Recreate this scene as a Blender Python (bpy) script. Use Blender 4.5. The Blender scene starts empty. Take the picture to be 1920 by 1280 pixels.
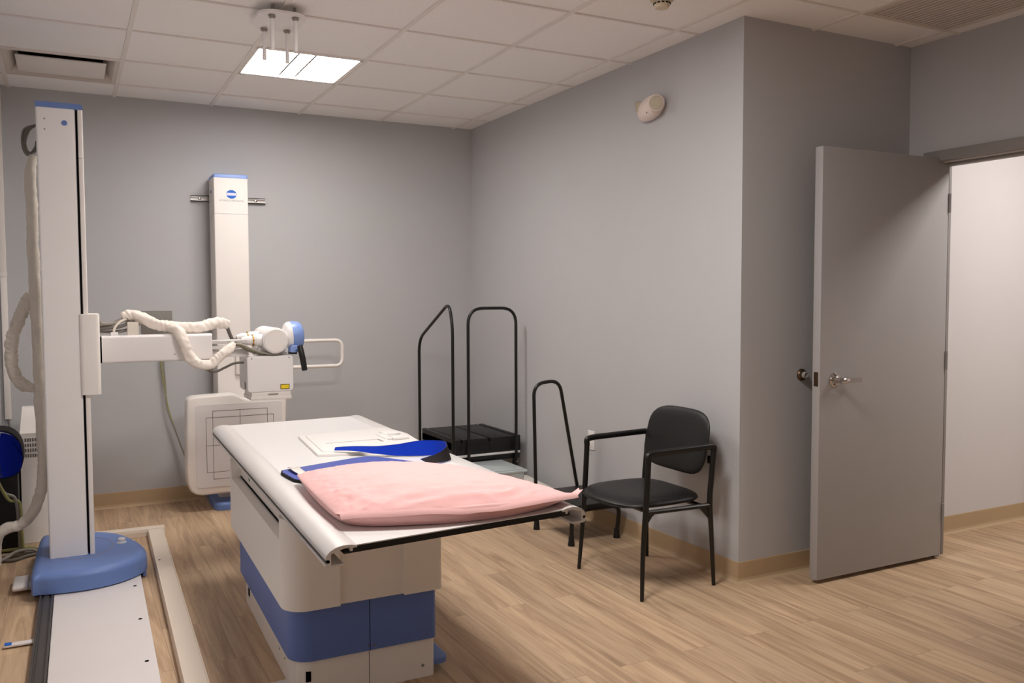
import bpy, bmesh, math, random
from mathutils import Vector, Matrix, noise
random.seed(7)
C = bpy.context.scene.collection
PI = math.pi
V = Vector

# ------------------------------------------------------------------ materials
def lin(c):
    return tuple(((x/255)/12.92 if x/255 <= .04045 else ((x/255+.055)/1.055)**2.4) for x in c)

def mat(name, rgb, rough=.5, metal=0., var=.04, vscale=12., bump=0., bscale=300., spec=.5, coat=0., trans=0., alpha=1., sheen=0., sss=0.):
    m = bpy.data.materials.new(name); m.use_nodes = True
    nt = m.node_tree; N = nt.nodes; L = nt.links
    b = N['Principled BSDF']
    col = lin(rgb)
    b.inputs['Roughness'].default_value = rough
    b.inputs['Metallic'].default_value = metal
    b.inputs['Specular IOR Level'].default_value = spec
    b.inputs['Coat Weight'].default_value = coat
    b.inputs['Transmission Weight'].default_value = trans
    b.inputs['Alpha'].default_value = alpha
    b.inputs['Subsurface Weight'].default_value = sss; b.inputs['Subsurface Radius'].default_value = (1, .6, .5); b.inputs['Subsurface Scale'].default_value = .03
    b.inputs['Sheen Weight'].default_value = sheen
    tc = N.new('ShaderNodeTexCoord')
    nz = N.new('ShaderNodeTexNoise'); nz.inputs['Scale'].default_value = vscale; nz.inputs['Detail'].default_value = 3
    L.new(tc.outputs['Object'], nz.inputs['Vector'])
    mx = N.new('ShaderNodeMix'); mx.data_type = 'RGBA'
    mx.inputs[6].default_value = tuple(min(1, x*(1-var)) for x in col)+(1,)
    mx.inputs[7].default_value = tuple(min(1, x*(1+var)) for x in col)+(1,)
    L.new(nz.outputs['Fac'], mx.inputs[0]); L.new(mx.outputs[2], b.inputs['Base Color'])
    if bump:
        n2 = N.new('ShaderNodeTexNoise'); n2.inputs['Scale'].default_value = bscale; n2.inputs['Detail'].default_value = 4
        L.new(tc.outputs['Object'], n2.inputs['Vector'])
        bp = N.new('ShaderNodeBump'); bp.inputs['Strength'].default_value = bump; bp.inputs['Distance'].default_value = .002
        L.new(n2.outputs['Fac'], bp.inputs['Height']); L.new(bp.outputs['Normal'], b.inputs['Normal'])
    return m

def floor_mat():
    m = bpy.data.materials.new('vinyl_plank'); m.use_nodes = True
    nt = m.node_tree; N = nt.nodes; L = nt.links; b = N['Principled BSDF']
    geo = N.new('ShaderNodeNewGeometry'); sp = N.new('ShaderNodeSeparateXYZ'); L.new(geo.outputs['Position'], sp.inputs[0])
    cb = N.new('ShaderNodeCombineXYZ'); L.new(sp.outputs['Y'], cb.inputs['X']); L.new(sp.outputs['X'], cb.inputs['Y'])
    br = N.new('ShaderNodeTexBrick'); br.offset = .37; br.offset_frequency = 2
    br.inputs['Scale'].default_value = 1; br.inputs['Brick Width'].default_value = 1.22; br.inputs['Row Height'].default_value = .152
    br.inputs['Mortar Size'].default_value = .0009; br.inputs['Mortar Smooth'].default_value = .3; br.inputs['Bias'].default_value = 0
    br.inputs['Color1'].default_value = (0, 0, 0, 1); br.inputs['Color2'].default_value = (1, 1, 1, 1); br.inputs['Mortar'].default_value = (.5, .5, .5, 1)
    L.new(cb.outputs[0], br.inputs['Vector'])
    bw = N.new('ShaderNodeRGBToBW'); L.new(br.outputs['Color'], bw.inputs[0])
    def grain(sx, sy, det, dist, zmul):
        mu = N.new('ShaderNodeMath'); mu.operation = 'MULTIPLY'; mu.inputs[1].default_value = zmul; L.new(bw.outputs[0], mu.inputs[0])
        mx_ = N.new('ShaderNodeMath'); mx_.operation = 'MULTIPLY'; mx_.inputs[1].default_value = sx; L.new(sp.outputs['X'], mx_.inputs[0])
        my_ = N.new('ShaderNodeMath'); my_.operation = 'MULTIPLY'; my_.inputs[1].default_value = sy; L.new(sp.outputs['Y'], my_.inputs[0])
        c2 = N.new('ShaderNodeCombineXYZ'); L.new(mx_.outputs[0], c2.inputs[0]); L.new(my_.outputs[0], c2.inputs[1]); L.new(mu.outputs[0], c2.inputs[2])
        n = N.new('ShaderNodeTexNoise'); n.inputs['Scale'].default_value = 1; n.inputs['Detail'].default_value = det
        n.inputs['Distortion'].default_value = dist; n.inputs['Roughness'].default_value = .6
        L.new(c2.outputs[0], n.inputs['Vector']); return n.outputs['Fac']
    g1 = grain(15, .9, 6, 1.4, 37.)
    g2 = grain(110, 3.5, 4, .3, 91.)
    r1 = N.new('ShaderNodeValToRGB'); L.new(g1, r1.inputs[0])
    e = r1.color_ramp.elements
    e[0].position = .30; e[0].color = lin((160, 134, 109))+(1,)
    e[1].position = .70; e[1].color = lin((207, 181, 151))+(1,)
    x = e.new(.44); x.color = lin((179, 152, 125))+(1,)
    x = e.new(.53); x.color = lin((193, 166, 137))+(1,)
    r2 = N.new('ShaderNodeValToRGB'); L.new(g2, r2.inputs[0])
    r2.color_ramp.elements[0].position = .30; r2.color_ramp.elements[0].color = (.84, .82, .79, 1)
    r2.color_ramp.elements[1].position = .55; r2.color_ramp.elements[1].color = (1, 1, 1, 1)
    m1 = N.new('ShaderNodeMix'); m1.data_type = 'RGBA'; m1.blend_type = 'MULTIPLY'; m1.inputs[0].default_value = .75
    L.new(r1.outputs[0], m1.inputs[6]); L.new(r2.outputs[0], m1.inputs[7])
    r3 = N.new('ShaderNodeValToRGB'); L.new(bw.outputs[0], r3.inputs[0])
    r3.color_ramp.elements[0].color = (.90, .895, .89, 1); r3.color_ramp.elements[1].color = (1.06, 1.05, 1.03, 1)
    m2 = N.new('ShaderNodeMix'); m2.data_type = 'RGBA'; m2.blend_type = 'MULTIPLY'; m2.inputs[0].default_value = 1
    L.new(m1.outputs[2], m2.inputs[6]); L.new(r3.outputs[0], m2.inputs[7])
    m3 = N.new('ShaderNodeMix'); m3.data_type = 'RGBA'; m3.blend_type = 'MIX'; L.new(br.outputs['Fac'], m3.inputs[0])
    L.new(m2.outputs[2], m3.inputs[6]); m3.inputs[7].default_value = lin((132, 110, 90))+(1,)
    L.new(m3.outputs[2], b.inputs['Base Color'])
    b.inputs['Roughness'].default_value = .52; b.inputs['Specular IOR Level'].default_value = .3
    bp = N.new('ShaderNodeBump'); bp.inputs['Strength'].default_value = .12; bp.inputs['Distance'].default_value = .001
    L.new(g2, bp.inputs['Height']); L.new(bp.outputs['Normal'], b.inputs['Normal'])
    return m

def emit_mat(name, rgb, strength):
    m = bpy.data.materials.new(name); m.use_nodes = True
    nt = m.node_tree; N = nt.nodes; L = nt.links; b = N['Principled BSDF']
    b.inputs['Base Color'].default_value = (.9, .9, .9, 1)
    b.inputs['Emission Color'].default_value = rgb+(1,); b.inputs['Emission Strength'].default_value = strength
    return m

M = {}
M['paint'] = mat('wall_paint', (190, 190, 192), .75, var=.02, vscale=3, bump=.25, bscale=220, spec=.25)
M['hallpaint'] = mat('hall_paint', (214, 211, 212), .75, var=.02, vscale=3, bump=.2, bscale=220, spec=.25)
M['tile'] = mat('ceiling_tile', (248, 246, 244), .95, var=.03, vscale=60, bump=.4, bscale=160, spec=.1)
M['grid'] = mat('ceiling_grid_paint', (236, 231, 226), .6, spec=.3)
M['floor'] = floor_mat()
M['vinyl'] = mat('cove_base_vinyl', (188, 163, 131), .55, var=.03, spec=.35)
M['vinylhi'] = mat('cove_base_toe', (196, 176, 146), .5, spec=.35)
M['doorpaint'] = mat('door_paint', (170, 167, 167), .6, var=.02, bump=.1, bscale=250, spec=.3)
M['frame'] = mat('door_frame_paint', (146, 142, 140), .5, spec=.3)
M['dark'] = mat('unlit_room_shade', (60, 54, 56), .8)  # darkness of the unlit room put into the wall colour
M['white'] = mat('white_enamel', (236, 233, 232), .38, var=.01, spec=.45)
M['warmwhite'] = mat('warm_white_plastic', (236, 230, 225), .42, var=.015, spec=.45)
M['shroud'] = mat('warm_grey_enamel', (243, 238, 232), .45, var=.015, bump=.08, bscale=500, spec=.35)
M['tabletop'] = mat('white_laminate', (226, 224, 223), .32, var=.008, spec=.45)
M['alu'] = mat('satin_aluminium', (222, 219, 217), .36, .3, var=.02, vscale=30)
M['aludark'] = mat('ribbed_track_metal', (92, 88, 86), .45, .6, var=.06, vscale=80)
M['blue'] = mat('cornflower_blue_plastic', (106, 132, 190), .42, var=.02, spec=.4)
M['bandblue'] = mat('steel_blue_enamel', (98, 122, 186), .5, var=.02, spec=.35)
M['paleblue'] = mat('pale_blue_plastic', (128, 156, 216), .35, var=.02, spec=.45)
M['black'] = mat('black_plastic', (20, 19, 19), .45, var=.1, spec=.4)
M['blackpaint'] = mat('black_powder_coat', (16, 15, 14), .35, var=.08, spec=.5)
M['vinylblack'] = mat('black_vinyl', (19, 17, 17), .42, var=.08, bump=.2, bscale=500, spec=.45)
M['slot'] = mat('black_gap', (8, 8, 8), .9, spec=.1)
M['chrome'] = mat('chrome', (205, 200, 196), .12, 1., var=.02)
M['brass'] = mat('brass_ring', (190, 146, 78), .3, .9, var=.04)
M['bronze'] = mat('bronze_stop', (92, 74, 56), .35, .8)
M['rubber'] = mat('grey_rubber', (150, 146, 142), .7)
M['sleeve'] = mat('white_cable_sleeve', (236, 226, 216), .6, var=.05, vscale=25, bump=.5, bscale=60, spec=.3)
M['sleevegrey'] = mat('translucent_cable_sleeve', (226, 218, 206), .55, var=.06, vscale=25, bump=.4, bscale=60, spec=.35)
M['cable'] = mat('grey_cable', (148, 142, 134), .55, var=.05)
M['cabledark'] = mat('dark_grey_cable', (112, 107, 100), .55, var=.05)
M['cablegreen'] = mat('green_yellow_cable', (150, 148, 92), .5, var=.35, vscale=40)
M['pink'] = mat('pink_nonwoven', (233, 184, 182), .85, var=.035, vscale=10, bump=.35, bscale=90, spec=.12, sheen=.15, sss=.08)
M['pad'] = mat('violet_blue_vinyl', (66, 82, 164), .5, var=.04, spec=.35)
M['royal'] = mat('royal_blue_nap', (12, 52, 176), .85, var=.08, vscale=70, bump=.4, bscale=400, spec=.12, sheen=.1)
M['royalshade'] = mat('royal_blue_nap_shaded', (10, 30, 140), .85, var=.1, vscale=70, bump=.4, bscale=400, spec=.12)  # royal nap again, darkened in colour for the shade at the left edge
M['blackcloth'] = mat('black_binding', (30, 26, 26), .8, var=.1, spec=.2)
M['tape'] = mat('clear_tape', (226, 220, 214), .25, spec=.5)
M['board'] = mat('ivory_plastic', (232, 229, 226), .4, var=.01, spec=.4)
M['raceway'] = mat('ivory_raceway', (222, 208, 192), .45, var=.015, spec=.4)
M['plate'] = mat('white_floor_plate', (222, 216, 214), .45, var=.02, spec=.4)
M['greyplate'] = mat('grey_wall_plate', (134, 130, 124), .5, .2)
M['inset'] = mat('grey_detector_panel', (226, 222, 222), .5, var=.01, spec=.35)
M['line'] = mat('grey_line_print', (112, 106, 104), .7)
M['logo'] = mat('logo_blue', (20, 96, 192), .5, var=.02)
M['logoband'] = mat('logo_white', (214, 214, 236), .5, var=.02)
M['print'] = mat('grey_print', (150, 146, 146), .6)
M['yellow'] = mat('yellow_label', (236, 204, 22), .5)
M['green'] = mat('green_label', (70, 140, 96), .5)
M['ivory'] = mat('ivory_fixture', (228, 214, 207), .45, var=.02)
M['lens'] = mat('ribbed_lens', (196, 186, 164), .2, var=.3, vscale=160, spec=.6)
M['cream'] = mat('cream_detector', (214, 202, 178), .5)
M['bin'] = mat('clear_bin_plastic', (226, 236, 238), .2, var=.05, spec=.5, trans=.32)
M['binblue'] = mat('blue_packets', (120, 168, 206), .4, var=.5, vscale=26)
M['paper'] = mat('white_box_lid', (236, 230, 222), .6)
M['vent'] = mat('vent_metal', (216, 206, 196), .5, var=.02)
M['ventdark'] = mat('vent_shadow', (66, 58, 52), .9)
M['panel_on'] = emit_mat('lit_panel', (1.0, .945, .90), 34.)

# ------------------------------------------------------------------ mesh helpers
def BM(): return bmesh.new()

def box(bm, x0, x1, y0, y1, z0, z1, bev=0., seg=2):
    r = bmesh.ops.create_cube(bm, size=1.)
    vs = r['verts']
    for v in vs:
        v.co = V((x0+(v.co.x+.5)*(x1-x0), y0+(v.co.y+.5)*(y1-y0), z0+(v.co.z+.5)*(z1-z0)))
    if bev:
        es = list({e for v in vs for e in v.link_edges})
        bmesh.ops.bevel(bm, geom=es, offset=bev, segments=seg, profile=.5, affect='EDGES')
    return bm

def rr(x0, x1, y0, y1, r, seg=6):
    """rounded rectangle outline; r = (x0y0, x1y0, x1y1, x0y1) radii"""
    if not isinstance(r, (tuple, list)): r = (r,)*4
    pts = []
    for (cx, cy, sx, sy, rad, a0) in ((x0, y0, 1, 1, r[0], PI), (x1, y0, -1, 1, r[1], 1.5*PI), (x1, y1, -1, -1, r[2], 0), (x0, y1, 1, -1, r[3], .5*PI)):
        if rad < 1e-5: pts.append((cx, cy)); continue
        for i in range(seg+1):
            a = a0+i/seg*PI/2
            pts.append((cx+sx*rad+rad*math.cos(a), cy+sy*rad+rad*math.sin(a)))
    return pts

def prism(bm, pts, a0, a1, axis='z', bev_top=0., bseg=3, bev_bot=0.):
    """extrude a 2-D outline along an axis. axis z: (x,y); y: (x,z); x: (y,z)"""
    def P(p, h):
        return V((p[0], p[1], h)) if axis == 'z' else V((p[0], h, p[1])) if axis == 'y' else V((h, p[0], p[1]))
    lo = [bm.verts.new(P(p, a0)) for p in pts]; hi = [bm.verts.new(P(p, a1)) for p in pts]
    n = len(pts)
    fl = bm.faces.new(lo[::-1]); fh = bm.faces.new(hi)
    for i in range(n):
        j = (i+1) % n
        bm.faces.new((lo[i], lo[j], hi[j], hi[i]))
    bmesh.ops.recalc_face_normals(bm, faces=list({f for v in lo+hi for f in v.link_faces}))
    if bev_top: bmesh.ops.bevel(bm, geom=list(fh.edges), offset=bev_top, segments=bseg, profile=.5, affect='EDGES')
    if bev_bot:
        fl = min((f for f in bm.faces), key=lambda f: (f.calc_center_median()[{'x': 0, 'y': 1, 'z': 2}[axis]], -f.calc_area()))
        bmesh.ops.bevel(bm, geom=list(fl.edges), offset=bev_bot, segments=bseg, profile=.5, affect='EDGES')
    return bm

def catmull(pts, n=8, closed=False):
    pts = [V(p) for p in pts]; out = []
    m = len(pts)
    for i in range(m if closed else m-1):
        p0 = pts[(i-1) % m] if closed or i > 0 else pts[0]*2-pts[1]
        p1 = pts[i]; p2 = pts[(i+1) % m]
        p3 = pts[(i+2) % m] if closed or i+2 < m else pts[-1]*2-pts[-2]
        for k in range(n):
            t = k/n
            out.append(.5*((2*p1)+(-p0+p2)*t+(2*p0-5*p1+4*p2-p3)*t*t+(-p0+3*p1-3*p2+p3)*t**3))
    if not closed: out.append(pts[-1])
    return out

def fillet(pts, r, n=6):
    pts = [V(p) for p in pts]; out = [pts[0]]
    for i in range(1, len(pts)-1):
        a, b, c = pts[i-1], pts[i], pts[i+1]
        u = (a-b); w = (c-b); rr_ = min(r, u.length*.49, w.length*.49)
        p = b+u.normalized()*rr_; q = b+w.normalized()*rr_
        for k in range(n+1):
            t = k/n
            out.append(p.lerp(b, t).lerp(b.lerp(q, t), t))
    out.append(pts[-1]); return out

def tube(bm, path, r, seg=12, cap=True, rfun=None, closed=False):
    path = [V(p) for p in path]; n = len(path)
    T = []
    for i in range(n):
        a = path[i-1] if (i > 0 or closed) else path[0]; b = path[(i+1) % n] if (i < n-1 or closed) else path[-1]
        T.append((b-a).normalized())
    up = V((0, 0, 1)) if abs(T[0].z) < .9 else V((1, 0, 0))
    nrm = (up-T[0]*up.dot(T[0])).normalized()
    rings = []; s = 0
    for i in range(n):
        if i: s += (path[i]-path[i-1]).length
        nrm = (nrm-T[i]*nrm.dot(T[i])).normalized(); bi = T[i].cross(nrm)
        ring = []
        for k in range(seg):
            a = 2*PI*k/seg
            rad = rfun(s, a, i/(n-1)) if rfun else r
            ring.append(bm.verts.new(path[i]+(nrm*math.cos(a)+bi*math.sin(a))*rad))
        rings.append(ring)
    fs = []
    for i in range(n if closed else n-1):
        A = rings[i]; B = rings[(i+1) % n]
        for k in range(seg):
            j = (k+1) % seg
            fs.append(bm.faces.new((A[k], A[j], B[j], B[k])))
    if cap and not closed:
        fs.append(bm.faces.new(rings[0][::-1])); fs.append(bm.faces.new(rings[-1]))
    bmesh.ops.recalc_face_normals(bm, faces=fs)
    return bm

def cyl(bm, p0, p1, r, seg=24, r1=None):
    p0 = V(p0); p1 = V(p1); L_ = (p1-p0).length
    return tube(bm, [p0, p1], r, seg, rfun=(lambda s, a, t: r+(r1-r)*t) if r1 is not None else None)

def lathe(bm, prof, origin, axis, seg=32):
    """prof: (radius, height) along axis"""
    ax = V(axis).normalized(); t = V((0, 0, 1)) if abs(ax.z) < .9 else V((1, 0, 0))
    u = (t-ax*t.dot(ax)).normalized(); w = ax.cross(u); o = V(origin)
    rings = []
    for r, h in prof:
        if r < 1e-6: rings.append([bm.verts.new(o+ax*h)])
        else: rings.append([bm.verts.new(o+ax*h+(u*math.cos(2*PI*k/seg)+w*math.sin(2*PI*k/seg))*r) for k in range(seg)])
    fs = []
    for A, B in zip(rings, rings[1:]):
        for k in range(seg):
            j = (k+1) % seg
            if len(A) == 1 and len(B) == 1: continue
            if len(A) == 1: fs.append(bm.faces.new((A[0], B[j], B[k])))
            elif len(B) == 1: fs.append(bm.faces.new((A[k], A[j], B[0])))
            else: fs.append(bm.faces.new((A[k], A[j], B[j], B[k])))
    if len(rings[0]) > 1: fs.append(bm.faces.new(rings[0][::-1]))
    if len(rings[-1]) > 1: fs.append(bm.faces.new(rings[-1]))
    bmesh.ops.recalc_face_normals(bm, faces=fs)
    return bm

def sheet(bm, rows, thick=0.):
    """grid of points -> surface (optionally solid)"""
    g = [[bm.verts.new(p) for p in r] for r in rows]
    fs = []
    for a, b in zip(g, g[1:]):
        for k in range(len(a)-1): fs.append(bm.faces.new((a[k], a[k+1], b[k+1], b[k])))
    bmesh.ops.recalc_face_normals(bm, faces=fs)
    if thick: bmesh.ops.solidify(bm, geom=fs, thickness=thick)
    return bm

EACH = {'screw', 'cable_hole', 'socket', 'bolt', 'spacer', 'bolt_hole', 'hinge', 'back_bracket', 'telescopic_bar', 'guide_strip', 'divider'}
def islands(bm):
    left = set(bm.verts); out = []
    while left:
        st = [left.pop()]; isl = set(st)
        while st:
            v = st.pop()
            for e in v.link_edges:
                w = e.other_vert(v)
                if w in left: left.discard(w); isl.add(w); st.append(w)
        out.append(isl)
    return out
def obj(name, bm, m, parent=None, smooth=True, ang=35):
    if name in EACH:
        bm.verts.index_update()
        groups = [sorted(v.index for v in i) for i in islands(bm)]
        if len(groups) > 1:
            groups.sort(); res = []
            for g in groups:
                c = bm.copy(); c.verts.ensure_lookup_table(); keep = set(g)
                bmesh.ops.delete(c, geom=[v for v in c.verts if v.index not in keep], context='VERTS')
                res.append(obj_one(name, c, m, parent, smooth, ang))
            bm.free(); return res[0]
    return obj_one(name, bm, m, parent, smooth, ang)
def obj_one(name, bm, m, parent=None, smooth=True, ang=35):
    me = bpy.data.meshes.new(name)
    if parent is not None:
        off = world_loc(parent)
        bmesh.ops.translate(bm, verts=bm.verts, vec=-off)
    bm.to_mesh(me); bm.free()
    me.materials.append(M[m] if isinstance(m, str) else m)
    if smooth:
        me.polygons.foreach_set('use_smooth', [True]*len(me.polygons))
        try: me.set_sharp_from_angle(angle=math.radians(ang))
        except Exception: pass
    o = bpy.data.objects.new(name, me); C.objects.link(o)
    if parent is not None: o.parent = parent
    return o

def world_loc(o):
    v = V((0, 0, 0))
    while o is not None: v = v+V(o.location); o = o.parent
    return v

def thing(name, label, cat, loc, group=None):
    o = bpy.data.objects.new(name, None); C.objects.link(o); o.location = loc; o.empty_display_size = .1
    o['label'] = label; o['category'] = cat; o['kind'] = 'thing'
    if group: o['group'] = group
    return o

def tag(o, label, cat, group=None, kind='thing'):
    o['label'] = label; o['category'] = cat; o['kind'] = kind
    if group: o['group'] = group
    return o

def mono(name, bm, m, label, cat, loc, group=None, **k):
    """a thing that is one mesh, its origin at loc"""
    bmesh.ops.translate(bm, verts=bm.verts, vec=-V(loc))
    o = obj(name, bm, m, None, **k); o.location = loc
    return tag(o, label, cat, group)

def struct(name, bm, m, label, cat, **k):
    o = obj(name, bm, m, **k); return tag(o, label, cat, kind='structure')

# ------------------------------------------------------------------ room
H = 2.743; L1 = 3.132; W2 = 1.18; T = .6096; OX = .157; OY = .371
XL = -3.30; YF = -8.2; HX = 3.6; HY = -3.03
DY0, DY1, DZ = -3.29, -4.23, 2.11        # door opening
struct('floor', box(BM(), XL-.15, HX+1.2, YF-.15, .15, -.06, 0), 'floor', 'light oak vinyl plank floor running through the room and hall', 'floor', smooth=False)
struct('wall_back', box(BM(), XL-.12, .12, 0, .12, 0, H+.25), 'paint', 'grey painted far wall behind the chest stand', 'wall', smooth=False)
struct('wall_left', box(BM(), XL-.12, XL, YF, 0, 0, H+.25), 'paint', 'grey painted left wall just inside the picture edge', 'wall', smooth=False)
struct('wall_right', box(BM(), 0, .12, -L1+.12, 0, 0, H+.25), 'paint', 'grey painted right wall behind the black chair', 'wall', smooth=False)
struct('wall_alcove', box(BM(), 0, W2+.12, -L1, -L1+.12, 0, H+.25), 'paint', 'shaded grey wall face behind the open door', 'wall', smooth=False)
b = BM()
box(b, W2, W2+.12, DY0+.0, -L1, 0, H+.25); box(b, W2, W2+.12, DY1, DY0, DZ, H+.25); box(b, W2, W2+.12, YF, DY1, 0, H+.25)
struct('wall_door', b, 'paint', 'grey wall above and beside the doorway to the hall', 'wall', smooth=False)
struct('wall_front', box(BM(), XL, HX, YF-.12, YF, 0, H+.25), 'paint', 'grey wall closing the room opposite the chest stand', 'wall', smooth=False)
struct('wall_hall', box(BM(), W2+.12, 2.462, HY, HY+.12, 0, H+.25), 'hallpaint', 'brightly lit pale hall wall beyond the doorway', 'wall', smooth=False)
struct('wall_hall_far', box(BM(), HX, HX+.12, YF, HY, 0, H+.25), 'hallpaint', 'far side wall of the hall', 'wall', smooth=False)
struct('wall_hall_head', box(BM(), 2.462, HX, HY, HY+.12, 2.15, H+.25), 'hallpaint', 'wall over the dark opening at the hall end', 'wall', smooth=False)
b = BM(); box(b, 2.40, 2.46, HY+.13, -1.6, 0, H); box(b, HX, HX+.06, HY+.12, -1.6, 0, H); box(b, 2.4, HX+.06, -1.66, -1.6, 0, H); box(b, 2.4, HX+.06, HY+.12, -1.6, H, H+.06)
struct('wall_dark_room', b, 'dark', 'walls of the unlit room at the hall end, coloured dark for its lack of light', 'wall', smooth=False)

# ceiling: tile by tile so the lit panel and the grilles sit in real openings
b = BM()
ZT = H+.008
holes = set()
def cell(i, j): return (-OX-(i+1)*T, -OX-i*T, -OY-(j+1)*T, -OY-j*T)   # i to the left, j toward the camera
HOLE = {(2, 1), (4, 0), (-2, 5)}
for i in range(-6, 6):
    for j in range(-1, 13):
        if (i, j) in HOLE: continue
        x0, x1, y0, y1 = cell(i, j)
        x0 = max(x0, XL-.1); x1 = min(x1, HX+.1); y1 = min(y1, .1); y0 = max(y0, YF-.1)
        if x1-x0 < .01 or y1-y0 < .01: continue
        box(b, x0, x1, y0, y1, ZT, ZT+.018)
struct('ceiling', b, 'tile', 'white acoustic tile ceiling', 'ceiling', smooth=False)
b = BM(); gw = .011
for i in range(-6, 6):
    x = -OX-i*T
    if XL < x < HX: box(b, x-gw, x+gw, YF, 0, H-.001, H+.02)
for j in range(0, 13):
    y = -OY-j*T
    if YF < y < 0: box(b, XL, HX, y-gw*.55, y+gw*.55, H+.0005, H+.02)
struct('trim_1', b, 'grid', 'painted metal grid strips between the ceiling tiles', 'ceiling grid', smooth=False)

# cove base
def cove(name, p0, p1, nrm, label, m0=0, m1=0):
    p0 = V(p0); p1 = V(p1); n = V(nrm); h = .104; dr_ = (p1-p0).normalized()
    prof = [(0, h), (.004, h), (.005, h-.006), (.005, .022), (.008, .010), (.016, .003), (.022, 0), (0, 0)]
    b_ = BM(); ends = []
    for P, mi in ((p0, m0), (p1, m1)): ends.append([b_.verts.new(P+n*a+dr_*a*mi+V((0, 0, z))) for a, z in prof])
    for k in range(len(prof)):
        j = (k+1) % len(prof); b_.faces.new((ends[0][k], ends[0][j], ends[1][j], ends[1][k]))
    b_.faces.new(ends[0][::-1]); b_.faces.new(ends[1]); bmesh.ops.recalc_face_normals(b_, faces=b_.faces)
    return struct(name, b_, 'vinyl', label, 'baseboard', smooth=False)
cove('baseboard_back', (XL, 0, 0), (0, 0, 0), (0, -1, 0), 'tan vinyl baseboard under the far wall')
cove('baseboard_left', (XL, YF, 0), (XL, 0, 0), (1, 0, 0), 'tan vinyl baseboard under the left wall')
cove('baseboard_right', (0, -L1, 0), (0, 0, 0), (-1, 0, 0), 'tan vinyl baseboard behind the black chair', -1)
cove('baseboard_alcove', (0, -L1, 0), (W2, -L1, 0), (0, -1, 0), 'tan vinyl baseboard running behind the open door', -1)
cove('baseboard_hall', (W2+.12, HY, 0), (2.45, HY, 0), (0, -1, 0), 'tan vinyl baseboard on the hall wall beyond the doorway')

# door frame and door
b = BM(); fx0, fx1 = W2-.022, W2+.142
box(b, fx0, fx1, DY0, DY0+.052, 0, 2.168, .003); box(b, fx0, fx1, DY1-.052, DY1, 0, 2.168, .003); box(b, fx0-.001, fx1+.001, DY1-.053, DY0+.053, DZ+.005, 2.170, .003)
box(b, W2+.045, W2+.085, DY0-.016, DY0+.01, 0, DZ, .002); box(b, W2+.045, W2+.085, DY1, DY0, DZ-.016, DZ+.01, .002)
struct('trim_2', b, 'frame', 'grey metal door frame around the hall doorway', 'door frame')
b = BM(); box(b, 2.462, 2.51, HY-.02, HY+.14, 0, 2.15, .003); box(b, HX-.05, HX, HY-.02, HY+.14, 0, 2.15, .003); box(b, 2.462, HX, HY-.02, HY+.14, 2.15, 2.2, .003)
struct('trim_3', b, 'frame', 'grey door frame at the far end of the hall wall', 'door frame')
LX0, LX1, LY0, LY1 = .318, 1.236, -3.335, -3.288
door = struct('door_1', box(BM(), LX0, LX1, LY0, LY1, .022, 2.13, .0015), 'doorpaint', 'grey flush door standing open against the alcove wall', 'door')
b = BM(); lathe(b, [(.036, 0), (.036, .006), (.030, .012), (.016, .014), (.014, .05), (0, .052)], (.415, LY0, 1.005), (0, -1, 0))
obj('rosette', b, 'chrome', door)
b = BM(); prism(b, [(x, z) for x, z in rr(.425, .545, .992, 1.014, .007, 4)], LY0-.056, LY0-.046, 'y')
lathe(b, [(.012, -.01), (.0145, -.004), (.0145, .038), (.012, .042)], (.415, LY0-.050, 1.005), (1, 0, 0))
obj('lever_handle', b, 'chrome', door)
obj('latch_plate', box(BM(), LX0-.0015, LX0+.004, -3.325, -3.298, .975, 1.045, .0006), 'bronze', door)
b = BM(); lathe(b, [(.036, 0), (.036, .006), (.030, .012), (.016, .014), (.014, .045), (0, .047)], (.415, LY1, 1.005), (0, 1, 0)); obj('rosette', b, 'chrome', door)
b = BM()
for z in (.25, 1.07, 1.9): cyl(b, (LX1+.006, LY0-.004, z-.05), (LX1+.006, LY0-.004, z+.05), .007, 10)
obj('hinge', b, 'frame', door)
t = thing('door_stop', 'round bronze door stop on the wall beside the door edge', 'door stop', (.406, -L1, 1.014))
b = BM(); lathe(b, [(.031, 0), (.030, .006), (.022, .016), (.018, .018)], (.406, -L1, 1.014), (0, -1, 0)); obj('base', b, 'bronze', t)
b = BM(); lathe(b, [(.017, .016), (.017, .03), (.013, .034), (.006, .030), (0, .029)], (.406, -L1, 1.014), (0, -1, 0)); obj('bumper', b, 'rubber', t)

# ------------------------------------------------------------------ ceiling fixtures
x0, x1, y0, y1 = cell(2, 1); z = H
t = thing('ceiling_light', 'square lit ceiling light panel between the tiles', 'ceiling light', ((x0+x1)/2, (y0+y1)/2, H+.02))
b = BM(); fw = .026
box(b, x0+.008, x0+fw, y0+.008, y1-.008, z+.001, z+.045); box(b, x1-fw, x1-.008, y0+.008, y1-.008, z+.001, z+.045)
box(b, x0+.008, x1-.008, y0+.008, y0+fw, z+.001, z+.045); box(b, x0+.008, x1-.008, y1-fw, y1-.008, z+.001, z+.045); box(b, x0+.008, x1-.008, y0+.008, y1-.008, z+.044, z+.05)
obj('frame', b, 'grid', t, smooth=False)
f1, f2 = x0+.41*T, x0+.565*T
for a, c in ((x0+fw, f1-.003), (f1+.003, f2-.003), (f2+.003, x1-fw)):
    obj('diffuser', box(BM(), a, c, y0+fw, y1-fw, z+.02, z+.03), 'panel_on', t, smooth=False)
b = BM()
for f in (f1, f2): box(b, f-.006, f+.006, y0+fw, y1-fw, z+.012, z+.032)
obj('divider', b, 'greyplate', t, smooth=False)

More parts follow.
